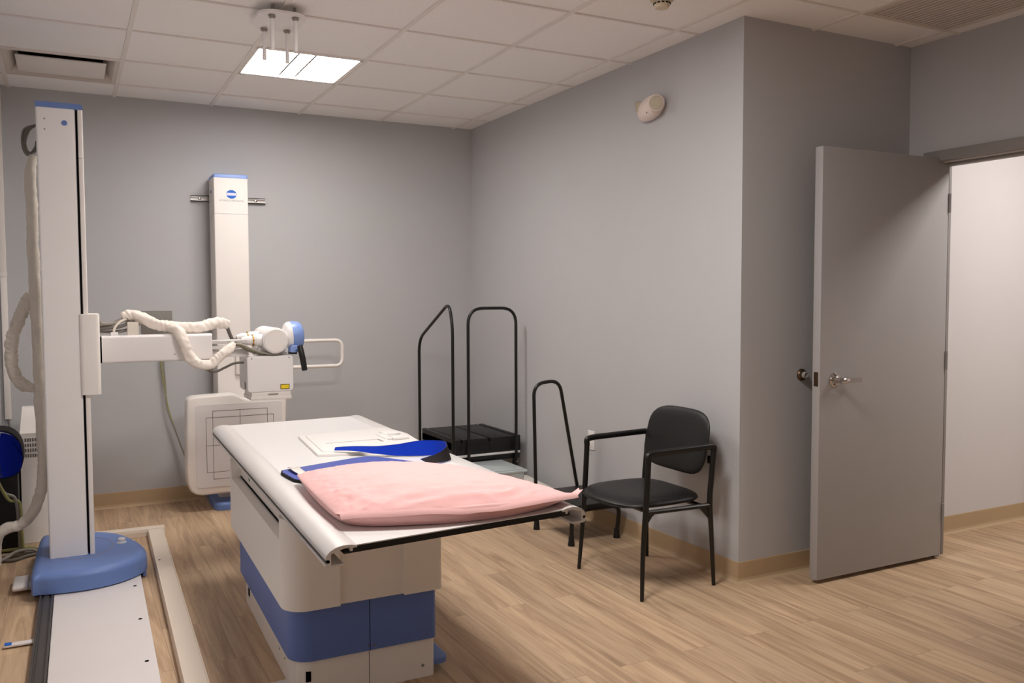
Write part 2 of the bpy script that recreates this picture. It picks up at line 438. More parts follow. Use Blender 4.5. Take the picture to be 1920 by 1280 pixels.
x0, x1, y0, y1 = cell(4, 0)
t = thing('supply_vent', 'square air supply vent with a flat centre plate near the far left ceiling corner', 'vent', ((x0+x1)/2, (y0+y1)/2, H+.02))
b = BM()
def sqring(bm, ax0, ax1, ay0, ay1, az, bx0, bx1, by0, by1, bz):
    o = [bm.verts.new(p) for p in ((ax0, ay0, az), (ax1, ay0, az), (ax1, ay1, az), (ax0, ay1, az))]
    n = [bm.verts.new(p) for p in ((bx0, by0, bz), (bx1, by0, bz), (bx1, by1, bz), (bx0, by1, bz))]
    for k in range(4): bm.faces.new((o[k], o[(k+1) % 4], n[(k+1) % 4], n[k]))
sqring(b, x0+.01, x1-.01, y0+.01, y1-.01, H+.002, x0+.035, x1-.035, y0+.035, y1-.035, H+.002)
sqring(b, x0+.035, x1-.035, y0+.035, y1-.035, H+.002, x0+.085, x1-.085, y0+.085, y1-.085, H+.075)
obj('frame', b, 'vent', t, smooth=False)
obj('throat', box(BM(), x0+.02, x1-.02, y0+.02, y1-.02, H+.077, H+.09), 'slot', t, smooth=False)  # black sheet stands in for the shade up inside the duct
obj('plate', box(BM(), x0+.075, x1-.075, y0+.17, y1-.06, H+.010, H+.020, .006), 'grid', t)

x0, x1, y0, y1 = cell(-2, 5)
t = thing('return_grille', 'slatted return air grille in the ceiling in front of the door', 'vent', ((x0+x1)/2, (y0+y1)/2, H+.01))
b = BM()
for (a0, a1, c0, c1) in ((x0+.008, x0+.035, y0+.008, y1-.008), (x1-.035, x1-.008, y0+.008, y1-.008), (x0+.03, x1-.03, y0+.008, y0+.035), (x0+.03, x1-.03, y1-.035, y1-.008)):
    box(b, a0, a1, c0, c1, H-.006, H+.02, .002)
obj('frame', b, 'vent', t, smooth=False)
b = BM(); n = 18
for k in range(n):
    xx = x0+.04+(x1-x0-.08)*k/(n-1)
    box(b, xx-.009, xx+.009, y0+.034, y1-.034, H-.004, H+.008)
for yy in ((y0+y1)/2-.11, (y0+y1)/2+.11): box(b, x0+.03, x1-.03, yy-.003, yy+.003, H+.001, H+.014)
obj('slat', b, 'vent', t, smooth=False)
obj('backing', box(BM(), x0+.01, x1-.01, y0+.01, y1-.01, H+.05, H+.06), 'slot', t, smooth=False)  # black colour gives the shade seen between the slats

t = thing('ceiling_mount', 'white rounded ceiling plate with four hanging threaded rods beside the light', 'ceiling mount', (-1.995, -2.22, H))
b = BM(); prism(b, rr(-2.105, -1.885, -2.345, -2.06, .075, 8), 2.700, 2.712); obj('plate', b, 'white', t)
b = BM()
for px_, py_ in ((-2.04, -2.29), (-1.94, -2.29), (-2.04, -2.09), (-1.94, -2.09)): cyl(b, (px_, py_, 2.711), (px_, py_, H+.004), .008, 10)
obj('spacer', b, 'cable', t)
for px_, py_, zb in ((-2.044, -2.294, 2.544), (-1.94, -2.304, 2.545), (-2.037, -2.079, 2.552), (-1.932, -2.095, 2.545)):
    b = BM(); cyl(b, (px_, py_, 2.70), (px_, py_, zb), .0095, 14); r_ = obj('rod', b, 'white', t)
    b = BM(); lathe(b, [(.016, 0), (.017, .006), (.012, .012), (.010, .016)], (px_, py_, 2.699), (0, 0, -1), 6); obj('nut', b, 'cable', r_)

t = thing('smoke_detector', 'cream round smoke detector on the ceiling above the chair', 'smoke detector', (-.528, -3.19, H))
b = BM(); lathe(b, [(.058, -.004), (.058, .008), (.052, .02), (.036, .022)], (-.528, -3.19, H), (0, 0, -1)); obj('base', b, 'cream', t)
b = BM(); lathe(b, [(.034, .02), (.036, .03), (.036, .038), (.030, .052), (.018, .056), (0, .057)], (-.528, -3.19, H), (0, 0, -1)); hd = obj('sensor_head', b, 'cream', t)
b = BM()
for k in range(12):
    a = 2*PI*k/12
    c_ = V((-.528+.0355*math.cos(a), -3.19+.0355*math.sin(a), H-.034)); d_ = V((-math.sin(a), math.cos(a), 0))
    tube(b, [c_-d_*.006, c_+d_*.006], .0035, 6)
obj('slot', b, 'slot', hd)

# ------------------------------------------------------------------ emergency light + outlet on the right wall
t = thing('emergency_light', 'ivory twin head emergency light high on the right wall', 'emergency light', (0, -2.42, 2.455))
b = BM(); bmesh.ops.create_uvsphere(b, u_segments=32, v_segments=18, radius=1.)
ey, ez = V((0, -.975, .22)), V((0, .22, .975))
for v in b.verts:
    c = v.co.copy(); v.co = V((-.028, -2.435, 2.448))+V((-1, 0, 0))*c.x*.050+ey*c.y*.112+ez*c.z*.064
    if v.co.x > -.002: v.co.x = -.002
obj('body', b, 'ivory', t)
ldir = V((-.58, -.80, -.15)).normalized()
lc = V((-.078, -2.545, 2.449))
b = BM(); lathe(b, [(.030, -.05), (.042, -.012), (.044, 0), (.043, .008), (.039, .011)], lc, ldir); hd = obj('lamp_head', b, 'ivory', t)
b = BM(); lathe(b, [(.0385, .010), (.034, .014), (0, .016)], lc, ldir); obj('lens', b, 'lens', hd)
ld2 = V((-.70, .70, -.1)).normalized(); lc2 = V((-.045, -2.345, 2.47))
b = BM(); lathe(b, [(.024, -.02), (.030, 0), (.032, .012), (.027, .016), (0, .02)], lc2, ld2); obj('lamp_head', b, 'lens', t)
obj('test_button', lathe(BM(), [(.004, 0), (.004, .003), (0, .004)], (-.071, -2.455, 2.415), (-1, 0, -.4)), 'print', t)

t = thing('power_outlet', 'white wall outlet behind the left arm of the chair', 'outlet', (0, -1.795, .51))
obj('cover_plate', box(BM(), -.007, 0, -1.832, -1.757, .452, .572, .003), 'white', t)
b = BM(); box(b, -.010, -.005, -1.812, -1.777, .525, .553, .004); box(b, -.010, -.005, -1.812, -1.777, .471, .499, .004); obj('socket', b, 'warmwhite', t)

# ------------------------------------------------------------------ back wall fittings
b = BM()
for z0_, z1_ in ((2.080, 2.086), (2.114, 2.120)): box(b, -2.134, -1.628, -.022, 0, z0_, z1_)
box(b, -2.134, -1.628, -.004, 0, 2.080, 2.12); box(b, -2.134, -1.628, -.022, -.019, 2.080, 2.09); box(b, -2.134, -1.628, -.022, -.019, 2.110, 2.12)
t = mono('strut_channel', b, 'alu', 'short metal strut channel on the wall behind the chest stand', 'bracket', (-1.88, 0, 2.1), smooth=False)
b = BM()
for xx in (-2.075, -1.695): lathe(b, [(.011, 0), (.011, .008), (.006, .010), (0, .010)], (xx, -.004, 2.1), (0, -1, 0), 6)
obj('bolt', b, 'chrome', t)
mono('blank_wall_plate', box(BM(), -2.465, -2.27, -.012, 0, 1.165, 1.326, .002), 'greyplate', 'plain grey square plate on the far wall behind the arm', 'plate', (-2.37, 0, 1.165))
b = BM(); box(b, -3.282, -3.246, -.022, 0, .645, 1.55, .003); box(b, -3.284, -3.244, -.025, 0, 1.55, 1.58, .003); box(b, -3.282, -3.246, -.022, 0, 1.58, 2.73, .003)
mono('cable_raceway', b, 'warmwhite', 'white vertical cable raceway at the left corner of the far wall', 'raceway', (-3.264, 0, .645))
b = BM(); tube(b, catmull([(-3.264, -.012, .65), (-3.255, -.02, .58), (-3.22, -.05, .48), (-3.20, -.12, .30), (-3.20, -.2, .1), (-3.2, -.22, .012)]), .005, 8)
mono('cable', b, 'cabledark', 'dark cable hanging out of the white wall raceway', 'cable', (-3.2, -.22, 0))
for k, (dx, lab, mm) in enumerate(((0, 'yellow green earth wire hanging down the far wall to the chest stand', 'cablegreen'), (.018, 'olive wire hanging beside the yellow green earth wire', 'cable'))):
    b = BM(); pts = [(-2.352+dx, -.03, 1.14), (-2.352+dx, -.03, .965), (-2.335+dx*.4, -.035, .825), (-2.315-dx*.3, -.04, .659), (-2.261, -.045-.3*dx, .47), (-2.205, -.06-dx, .29), (-2.15, -.09-dx, .14), (-2.07, -.14-dx*2, .012)]
    tube(b, catmull(pts), .0055, 8)
    mono('earth_wire', b, mm, lab, 'cable', (-2.06, -.14, 0))

# ------------------------------------------------------------------ x-ray tube stand
t = thing('x_ray_tube_stand', 'tall white x-ray tube stand with blue base and horizontal arm, beside the table', 'x-ray machine', (-2.86, -1.45, .03))
b = BM()
out = catmull([V((x, y, 0)) for x, y in ((-3.095, -1.79), (-3.06, -1.825), (-2.985, -1.845), (-2.85, -1.852), (-2.72, -1.81), (-2.62, -1.72), (-2.582, -1.63), (-2.586, -1.50), (-2.63, -1.33), (-2.70, -1.19), (-2.80, -1.11), (-2.95, -1.07), (-3.05, -1.05), (-3.074, -1.10), (-3.088, -1.45))], 5, True)
lev = [(.036, 0), (.096, 0)]+[(.096+.036*math.sin(k*PI/12), .040*(1-math.cos(k*PI/12))) for k in range(1, 7)]
rings = []
for z_, d in lev:
    rings.append([b.verts.new((-2.85+(p.x+2.85)*(1-d/.25), -1.45+(p.y+1.45)*(1-d/.37), z_)) for p in out])
for A_, B_ in zip(rings, rings[1:]):
    for k in range(len(A_)): b.faces.new((A_[k], A_[(k+1) % len(A_)], B_[(k+1) % len(A_)], B_[k]))
b.faces.new(rings[0][::-1]); b.faces.new(rings[-1]); bmesh.ops.recalc_face_normals(b, faces=b.faces)
box(b, -3.088, -3.064, -1.74, -1.2, .003, .05, .004); box(b, -2.606, -2.588, -1.66, -1.45, .003, .05, .004)
base = obj('base_cover', b, 'blue', t, ang=50)
b = BM(); lathe(b, [(.024, 0), (.024, .004), (.019, .006), (.019, .022), (.016, .026), (0, .027)], (-2.689, -1.43, .131), (0, 0, 1)); obj('lock_knob', b, 'alu', base)
b = BM(); tube(b, [V((-2.88+.15*math.cos(a), -1.44+.20*math.sin(a), .1322)) for a in [2*PI*k/40 for k in range(40)]], .0018, 6, closed=True); obj('cover_seam', b, 'print', base)
b = BM(); box(b, -3.16, -3.07, -1.645, -1.565, .012, .03, .005); box(b, -3.18, -3.11, -1.68, -1.49, .02, .045, .012, 4); obj('foot_lever', b, 'plate', t)
b = BM(); prism(b, rr(-3.020, -2.8495, -1.58, -1.33, .012, 4), .12, 2.335); up = obj('upright', b, 'white', t)
b = BM()
for z_ in (2.325-.035, 2.325-.085): lathe(b, [(.004, 0), (.004, .0015), (0, .002)], (-2.983, -1.58, z_-.01), (0, -1, 0), 12)
obj('screw', b, 'print', up)
b = BM(); lathe(b, [(.013, 0), (.0125, .004), (.006, .006), (.005, .003), (0, .003)], (-2.897, -1.58, 2.266), (0, -1, 0)); obj('cap_screw', b, 'blue', up)
obj('slot', box(BM(), -2.8495, -2.840, -1.574, -1.34, .15, 2.33), 'slot', t, smooth=False)
b = BM(); prism(b, rr(-2.840, -2.8175, -1.581, -1.335, .006, 3), .115, 2.10); prism(b, rr(-2.840, -2.8175, -1.581, -1.335, .006, 3), 2.102, 2.335); obj('guide_strip', b, 'warmwhite', t)
b = BM(); prism(b, [(x, z) for x, z in rr(-3.020, -2.8165, 2.335, 2.362, (0, 0, .016, .006), 5)], -1.583, -1.328, 'y'); obj('top_cap', b, 'blue', t)
b = BM(); prism(b, rr(-2.858, -2.768, -1.60, -1.36, .02, 5), .936, 1.337, bev_top=.004); obj('carriage', b, 'warmwhite', t)
obj('carriage_gap', box(BM(), -2.769, -2.757, -1.49, -1.39, 1.085, 1.215), 'slot', t, smooth=False)
b = BM(); prism(b, [(y, z) for y, z in rr(-1.50, -1.36, 1.082, 1.222, .014, 4)], -2.758, -2.222, 'x'); arm = obj('arm', b, 'white', t)
b = BM(); box(b, -2.225, -2.03, -1.46, -1.40, 1.165, 1.185, .003); box(b, -2.225, -2.03, -1.46, -1.40, 1.135, 1.152, .003); box(b, -2.225, -2.02, -1.43, -1.38, 1.09, 1.13, .003)
obj('telescopic_bar', b, 'alu', arm)
obj('scuff_mark', box(BM(), -2.415, -2.409, -1.5012, -1.499, 1.117, 1.121), 'slot', arm)

# tube head: a housing lying along the depth of the room
hc = V((-1.885, 0, 1.176))
b = BM()
lathe(b, [(.060, 0), (.069, .004), (.072, .012), (.072, .165), (.0695, .168), (.0695, .174), (.072, .177), (.072, .205), (.0695, .208), (.0695, .214), (.072, .217), (.072, .33), (.066, .345), (0, .346)], (hc.x, -1.50, hc.z), (0, 1, 0), 40)
box(b, -1.97, -1.80, -1.44, -1.24, 1.092, 1.14, .008)
hou = obj('tube_housing', b, 'white', t)
b = BM(); lathe(b, [(.064, 0), (.062, -.0025), (0, -.003)], (hc.x, -1.50, hc.z), (0, 1, 0), 40); obj('end_cap', b, 'warmwhite', hou)
for (yy, zz, xs) in ((-1.435, 1.178, 0.), (-1.30, 1.188, -.004)):
    b = BM(); lathe(b, [(.034, -.02), (.034, .045), (.031, .047), (.031, .062)], (hc.x-.055+xs, yy, zz), (-1, 0, 0)); g = obj('cable_socket', b, 'white', hou)
    b = BM(); lathe(b, [(.0335, 0), (.0345, .003), (.0335, .007)], (hc.x-.11+xs, yy, zz), (-1, 0, 0)); obj('lock_ring', b, 'brass', g)
    b = BM(); lathe(b, [(.027, 0), (.026, .03), (.021, .045), (.015, .06)], (hc.x-.115+xs, yy, zz), (-1, 0, 0)); obj('cable_plug', b, 'white', g)
# collimator
b = BM(); prism(b, [(x, z) for x, z in rr(-2.038, -1.783, .888, 1.092, .02, 5)], -1.470, -1.235, 'y')
bmesh.ops.bevel(b, geom=[e for e in b.edges if all(abs(v.co.y+1.47) < 1e-4 for v in e.verts)], offset=.008, segments=3, profile=.5, affect='EDGES')
col = obj('collimator', b, 'white', t)
b = BM(); box(b, -1.8585, -1.808, -1.4715, -1.4695, .901, .929, .0005); lb = obj('warning_label', b, 'slot', col)
obj('yellow_field', box(BM(), -1.8555, -1.811, -1.4722, -1.471, .904, .926), 'yellow', lb)
b = BM()
for xx in (-2.013, -1.808): lathe(b, [(.0045, 0), (.004, .002), (0, .002)], (xx, -1.469, 1.078), (0, -1, 0), 10)
obj('screw', b, 'print', col)
b = BM(); cyl(b, (-1.784, -1.39, .975), (-1.772, -1.39, .975), .017, 20); obj('collimator_knob', b, 'cable', col)
obj('side_panel', box(BM(), -2.0395, -2.037, -1.43, -1.39, .905, .945, .0008), 'greyplate', col)
b = BM(); box(b, -2.015, -1.80, -1.465, -1.25, .866, .89, .003); box(b, -2.02, -1.796, -1.468, -1.25, .845, .867, .003); pl = obj('filter_rail', b, 'warmwhite', col)
obj('catch', box(BM(), -1.925, -1.87, -1.467, -1.46, .870, .880, .001), 'cable', pl)
# control head with its grip
hx = -1.775
b = BM(); lathe(b, [(.050, -.045), (.072, -.036), (.081, -.022), (.083, -.010)], (hx, -1.40, 1.196), (1, 0, .05), 40); bmesh.ops.scale(b, verts=b.verts, vec=(1, 1.1, 1), space=Matrix.Translation((-hx, 1.40, -1.196))); head = obj('control_head', b, 'white', t)
b = BM(); lathe(b, [(.0835, -.010), (.084, .012), (.080, .036), (.069, .052), (.045, .061), (0, .063)], (hx, -1.40, 1.196), (1, 0, .05), 40); bmesh.ops.scale(b, verts=b.verts, vec=(1, 1.1, 1), space=Matrix.Translation((-hx, 1.40, -1.196))); obj('cover', b, 'paleblue', head)
b = BM(); box(b, hx-.03, hx+.028, -1.49, -1.37, 1.105, 1.15, .012); obj('bracket', b, 'paleblue', head)
b = BM(); tube(b, catmull([(-1.758, -1.52, 1.145), (-1.752, -1.535, 1.10), (-1.744, -1.54, 1.05), (-1.738, -1.54, 1.008)]), .0155, 18, rfun=lambda s, a, t_: .0150+.0015*math.sin(t_*3)); obj('grip', b, 'black', head)
obj('joint', box(BM(), -1.80, -1.76, -1.47, -1.42, 1.095, 1.115, .004), 'black', head)
# sleeves and cables
def wrinkle(r, f1=22., amp=.16, seed=0., ends=.0):
    def f(s, a, tt):
        ph = s*f1*.9+.55*math.sin(a+seed)+1.6*noise.noise(V((s*f1*.35, seed, 0)))
        fold = abs((ph % 1)-.5)*2
        k = .75*noise.noise(V((s*f1*.45, math.cos(a)*.9+seed, math.sin(a)*.9)))+  .55*(fold-.5)*(.6+.8*noise.noise(V((s*f1*.3+4, math.cos(a+.8), seed))))+.3*noise.noise(V((s*f1*1.5, math.cos(a)*1.5+seed, math.sin(a)*1.5)))
        e = 1.-ends*(1-min(1, min(tt, 1-tt)*12))
        return r*e*(1+amp*k)
    return f
def sleeve(pts, r, mm, parent, seed, name='cable_sleeve', f1=30., amp=.34, ends=.25):
    b_ = BM(); tube(b_, catmull(pts, 22), r, 28, rfun=wrinkle(r, f1, amp, seed, ends)); return obj(name, b_, mm, parent, ang=80)
sleeve([(-2.655, -1.415, 1.312), (-2.61, -1.41, 1.325), (-2.551, -1.42, 1.303), (-2.487, -1.43, 1.275), (-2.421, -1.43, 1.262), (-2.341, -1.42, 1.254), (-2.245, -1.40, 1.262), (-2.18, -1.37, 1.277), (-2.115, -1.34, 1.265)], .030, 'sleeve', t, 1.)
sleeve([(-2.43, -1.46, 1.262), (-2.395, -1.515, 1.24), (-2.368, -1.54, 1.18), (-2.348, -1.54, 1.115), (-2.305, -1.545, 1.068), (-2.246, -1.545, 1.062), (-2.20, -1.54, 1.09), (-2.155, -1.53, 1.13), (-2.115, -1.50, 1.162)], .026, 'sleeve', t, 5.)
for k, pts in enumerate(([(-2.77, -1.42, 1.27), (-2.72, -1.42, 1.275), (-2.68, -1.42, 1.295), (-2.63, -1.42, 1.312)], [(-2.77, -1.44, 1.255), (-2.71, -1.45, 1.262), (-2.66, -1.44, 1.27), (-2.60, -1.42, 1.30)], [(-2.77, -1.40, 1.245), (-2.70, -1.41, 1.24), (-2.63, -1.41, 1.25), (-2.57, -1.41, 1.28)], [(-2.77, -1.46, 1.30), (-2.75, -1.45, 1.285), (-2.69, -1.44, 1.285), (-2.63, -1.43, 1.31)],
        [(-2.70, -1.46, 1.225), (-2.695, -1.46, 1.26), (-2.67, -1.45, 1.29), (-2.63, -1.43, 1.31)])):
    b = BM(); tube(b, catmull(pts), .0085 if k < 4 else .006, 10); obj('cable', b, ('cable', 'cabledark', 'cable', 'cable', 'sleevegrey')[k], t)
b = BM(); box(b, -2.715, -2.68, -1.475, -1.44, 1.22, 1.24, .003); obj('cable_clip', b, 'white', t)
obj('cable_post', box(BM(), -2.635, -2.58, -1.45, -1.40, 1.22, 1.29, .004), 'sleevegrey', t)
for k in range(4):
    b = BM(); tube(b, catmull([(-2.125, -1.50+.01*k, 1.162+.004*k), (-2.08, -1.50+.015*k, 1.163-.004*k), (-2.03, -1.48+.015*k, 1.14-.006*k), (-1.96, -1.475+.012*k, 1.112-.003*k), (-1.89, -1.47, 1.100), (-1.82, -1.46, 1.104)]), .005, 8); obj('cable', b, ('cable', 'cablegreen', 'cabledark', 'cable')[k], t)
for k, (yy, zz) in enumerate(((-1.435, 1.178), (-1.30, 1.188))):
    b = BM(); tube(b, catmull([(-2.05, yy, zz), (-2.085, yy-.01, zz-.008), (-2.12, (-1.50 if k == 0 else -1.34), (1.165 if k == 0 else 1.255))]), .010, 10); obj('cable', b, 'cabledark', t)
b = BM(); tube(b, catmull([(-2.035, -1.36, 1.052), (-2.09, -1.38, 1.050), (-2.15, -1.42, 1.03), (-2.21, -1.48, 1.015), (-2.26, -1.52, 1.035)]), .007, 10); obj('cable', b, 'cabledark', t)
# long sleeves down the back of the upright
sleeve([(-3.040, -1.30, 2.14), (-3.058, -1.30, 2.05), (-3.056, -1.30, 1.85), (-3.055, -1.30, 1.55), (-3.050, -1.30, 1.30), (-3.046, -1.30, 1.03), (-3.045, -1.30, .81), (-3.040, -1.31, .60), (-3.050, -1.32, .45), (-3.085, -1.33, .335), (-3.15, -1.34, .265), (-3.215, -1.34, .25), (-3.255, -1.32, .20), (-3.262, -1.30, .06)], .027, 'sleevegrey', t, 3., f1=22., amp=.30, ends=.3)
sleeve([(-3.075, -1.29, 1.44), (-3.10, -1.29, 1.385), (-3.13, -1.29, 1.31), (-3.158, -1.29, 1.225), (-3.170, -1.29, 1.14), (-3.163, -1.29, 1.055), (-3.13, -1.29, .985), (-3.07, -1.29, .945)], .029, 'sleevegrey', t, 11., f1=42., amp=.42, ends=.3)
for k in range(3):
    b = BM(); tube(b, catmull([(-3.02, -1.34, 2.29), (-3.055-.012*k, -1.32, 2.262), (-3.075-.006*k, -1.31, 2.20-.01*k), (-3.062, -1.30, 2.155-.008*k), (-3.03, -1.30, 2.165+.01*k), (-3.025, -1.31, 2.21)]), .006, 8); obj('cable', b, 'cabledark', t)

# track in the floor for the tube stand
t = thing('tube_stand_track', 'long white floor plate with ribbed metal track under the blue base', 'floor track', (-2.82, -2.4, 0))
b = BM(); prism(b, [(-2.992, -1.0), (-3.022, -4.2), (-2.664, -4.2), (-2.604, -1.0)], 0.001, .030, bev_top=.003); pl = obj('floor_plate', b, 'plate', t)
b = BM()
for (x_, y_) in ((-2.655, -1.876), (-2.664, -2.352), (-2.674, -2.833)): lathe(b, [(.008, 0), (.008, .0012), (0, .0014)], (x_, y_, .030), (0, 0, 1), 14)
obj('bolt_hole', b, 'slot', pl)
b = BM()
for (a0, a1, z1) in ((-3.052, -3.044, .034), (-3.044, -3.034, .026), (-3.034, -3.012, .032), (-3.012, -3.003, .026), (-3.003, -2.994, .034)):
    prism(b, [(a0, -1.0), (a0-.03, -4.2), (a1-.03, -4.2), (a1, -1.0)], .001, z1)
obj('track', b, 'aludark', t, smooth=False)
b = BM(); box(b, -3.175, -3.052, -2.375, -2.338, .006, .014, .002); tg = obj('position_marker', b, 'plate', t)
obj('blue_tip', box(BM(), -3.172, -3.146, -2.372, -2.341, .0145, .017, .001), 'logo', tg)

# wire duct lying on the floor
b = BM()
def duct(bm, pa, pb, w, h=.042):
    pa = V(pa); pb = V(pb); d = (pb-pa).normalized(); n = V((-d.y, d.x, 0))
    prof = [(-w, 0), (-w, h*.62), (-w*.9, h), (-w*.80, h), (-w*.78, h*.94), (w*.78, h*.94), (w*.80, h), (w*.9, h), (w, h*.62), (w, 0)]
    A = [bm.verts.new(pa+n*a+V((0, 0, z+.001))) for a, z in prof]; B = [bm.verts.new(pb+n*a+V((0, 0, z+.001))) for a, z in prof]
    for k in range(len(prof)):
        j = (k+1) % len(prof); bm.faces.new((A[k], A[j], B[j], B[k]))
    bm.faces.new(A[::-1]); bm.faces.new(B); bmesh.ops.recalc_face_normals(bm, faces=bm.faces)
t = thing('floor_wire_duct', 'ivory wire duct lying on the floor between tube stand and table', 'wire duct', (-2.52, -2.0, 0))
b = BM(); duct(b, (-2.478, -.865, 0), (-2.556, -4.2, 0), .045); pl = obj('duct_run', b, 'raceway', t, smooth=False)
b = BM(); duct(b, (-2.425, -.825, 0), (-3.06, -.80, 0), .040); obj('duct_run', b, 'raceway', t, smooth=False)
obj('screw', lathe(BM(), [(.006, 0), (.006, .0015), (0, .002)], (-2.515, -1.526, .040), (0, 0, 1), 10), 'slot', pl)
b = BM(); duct(b, (-2.505, -3.29, 0), (-2.218, -3.265, 0), .040, .026)
mono('table_cable_duct', b, 'plate', 'short pale duct on the floor joining the table base to the ivory duct', 'wire duct', (-2.36, -3.28, 0), smooth=False)

# ------------------------------------------------------------------ chest stand on the far wall
t = thing('chest_x_ray_stand', 'white chest x-ray stand against the far wall with blue cap and detector', 'x-ray machine', (-1.9, -.22, 0))
b = BM(); prism(b, rr(-2.016, -1.792, -.25, -.03, .008, 3), .045, 1.98); prism(b, rr(-2.016, -1.792, -.25, -.03, .008, 3), 1.982, 2.222); up = obj('upright', b, 'warmwhite', t)
b = BM(); prism(b, rr(-2.017, -1.791, -.252, -.028, .014, 4), 2.222, 2.248, bev_top=.008); obj('top_cap', b, 'paleblue', t)
b = BM(); lathe(b, [(.012, 0), (.012, .004), (0, .005)], (-2.016, -.14, 2.135), (-1, 0, 0)); obj('cap_screw', b, 'blue', up)
b = BM(); n = 40
vs = [b.verts.new((-1.901+.0345*math.cos(2*PI*k/n), -.2508, 2.113+.029*math.sin(2*PI*k/n))) for k in range(n)]; b.faces.new(vs)
lg = obj('logo', b, 'logo', up, smooth=False)
b = BM(); hi_, lo_ = 2.113+.0095, 2.113-.0085
pts = []
for z_ in (lo_, hi_):
    w_ = .0345*math.sqrt(1-((z_-2.113)/.029)**2)
    pts.append((w_, z_))
vs = [b.verts.new(p) for p in ((-1.901-pts[0][0], -.2514, lo_), (-1.901+pts[0][0], -.2514, lo_), (-1.901+pts[1][0], -.2514, hi_), (-1.901-pts[1][0], -.2514, hi_))]; b.faces.new(vs)
obj('logo_band', b, 'logoband', lg, smooth=False)
def text(name, s, size, loc, rot, mm, parent, width=None):
    cu = bpy.data.curves.new(name, 'FONT'); cu.body = s; cu.size = size; cu.align_x = 'CENTER'; cu.align_y = 'CENTER'
    tmp = bpy.data.objects.new(name+'_src', cu); C.objects.link(tmp)
    dg = bpy.context.evaluated_depsgraph_get(); me = bpy.data.meshes.new_from_object(tmp.evaluated_get(dg))
    bpy.data.objects.remove(tmp); bpy.data.curves.remove(cu)
    if width:
        xs = [v.co.x for v in me.vertices]; k = width/(max(xs)-min(xs))
        for v in me.vertices: v.co.x *= k
    me.transform(Matrix.Translation(V(loc)-world_loc(parent)) @ rot)
    me.materials.clear(); me.materials.append(M[mm])
    me.name = name
    o = bpy.data.objects.new(name, me); C.objects.link(o); o.parent = parent; return o
text('lettering', 'KONICA MINOLTA', .018, (-1.9, -.2512, 2.069), Matrix.Rotation(PI/2, 4, 'X'), 'print', up, .156)
b = BM(); prism(b, rr(-2.075, -1.735, -.43, -.02, (.06, .06, .02, .02), 6), .002, .05, bev_top=.02, bseg=4); obj('base_plate', b, 'blue', t, ang=50)
# detector housing: dips in the middle of its upper edge for the chin
yF, yB = -.42, -.30
top = [(-1.600, .742), (-1.66, .744), (-1.72, .740), (-1.76, .733), (-1.81, .729), (-1.85, .732), (-1.885, .745), (-1.92, .766), (-1.95, .775), (-2.06, .772)]
outl = [(-1.612, .16), (-1.640, .125)] + [(-1.592, .70), (-1.594, .73)] + top + [(-2.19, .768), (-2.222, .758), (-2.235, .735)] + [(-2.246, .30), (-2.240, .20), (-2.222, .145), (-2.19, .122), (-2.15, .112)]
outl = [(-1.66, .118), (-1.628, .132), (-1.612, .165)] + outl[2:]
b = BM(); prism(b, outl, yF, yB, 'y')
bmesh.ops.bevel(b, geom=[e for e in b.edges if all(abs(v.co.y-yF) < 1e-4 for v in e.verts)], offset=.014, segments=4, profile=.5, affect='EDGES')
cas = obj('detector_housing', b, 'warmwhite', t, ang=50)
b = BM(); prism(b, rr(-2.185, -1.625, .163, .712, .02, 5), yF-.003, yF+.001, 'y'); ins = obj('detector_panel', b, 'inset', cas)
b = BM(); lw = .0016; yl = yF-.0036
def ln(xa, za, xb, zb):
    if abs(xa-xb) > abs(za-zb): vs_ = ((xa, za-lw), (xb, zb-lw), (xb, zb+lw), (xa, za+lw))
    else: vs_ = ((xa-lw, za), (xb-lw, zb), (xb+lw, zb), (xa+lw, za))
    b.faces.new([b.verts.new((x, yl, z)) for x, z in vs_])
for (xa, xb, za, zb) in ((-2.078, -1.724, .215, .668), (-2.120, -1.684, .262, .625)):
    ln(xa, za, xb, za); ln(xa, zb, xb, zb); ln(xa, za, xa, zb); ln(xb, za, xb, zb)
ln(-1.903, .215, -1.903, .668); ln(-2.12, .440, -1.684, .440)
obj('field_marking', b, 'line', ins, smooth=False)
obj('carriage', box(BM(), -1.985, -1.82, -.302, -.245, .25, .70, .006), 'warmwhite', t)
b = BM(); pts = [(-1.84, -.27, 1.108), (-1.164, -.30, 1.108), (-1.164, -.30, .925), (-1.84, -.27, .925)]
tube(b, fillet(pts, .055, 8), .0125, 14); obj('hand_grip', b, 'warmwhite', t)
obj('grip_bracket', box(BM(), -1.90, -1.788, -.275, -.235, .89, 1.14, .01), 'warmwhite', t)

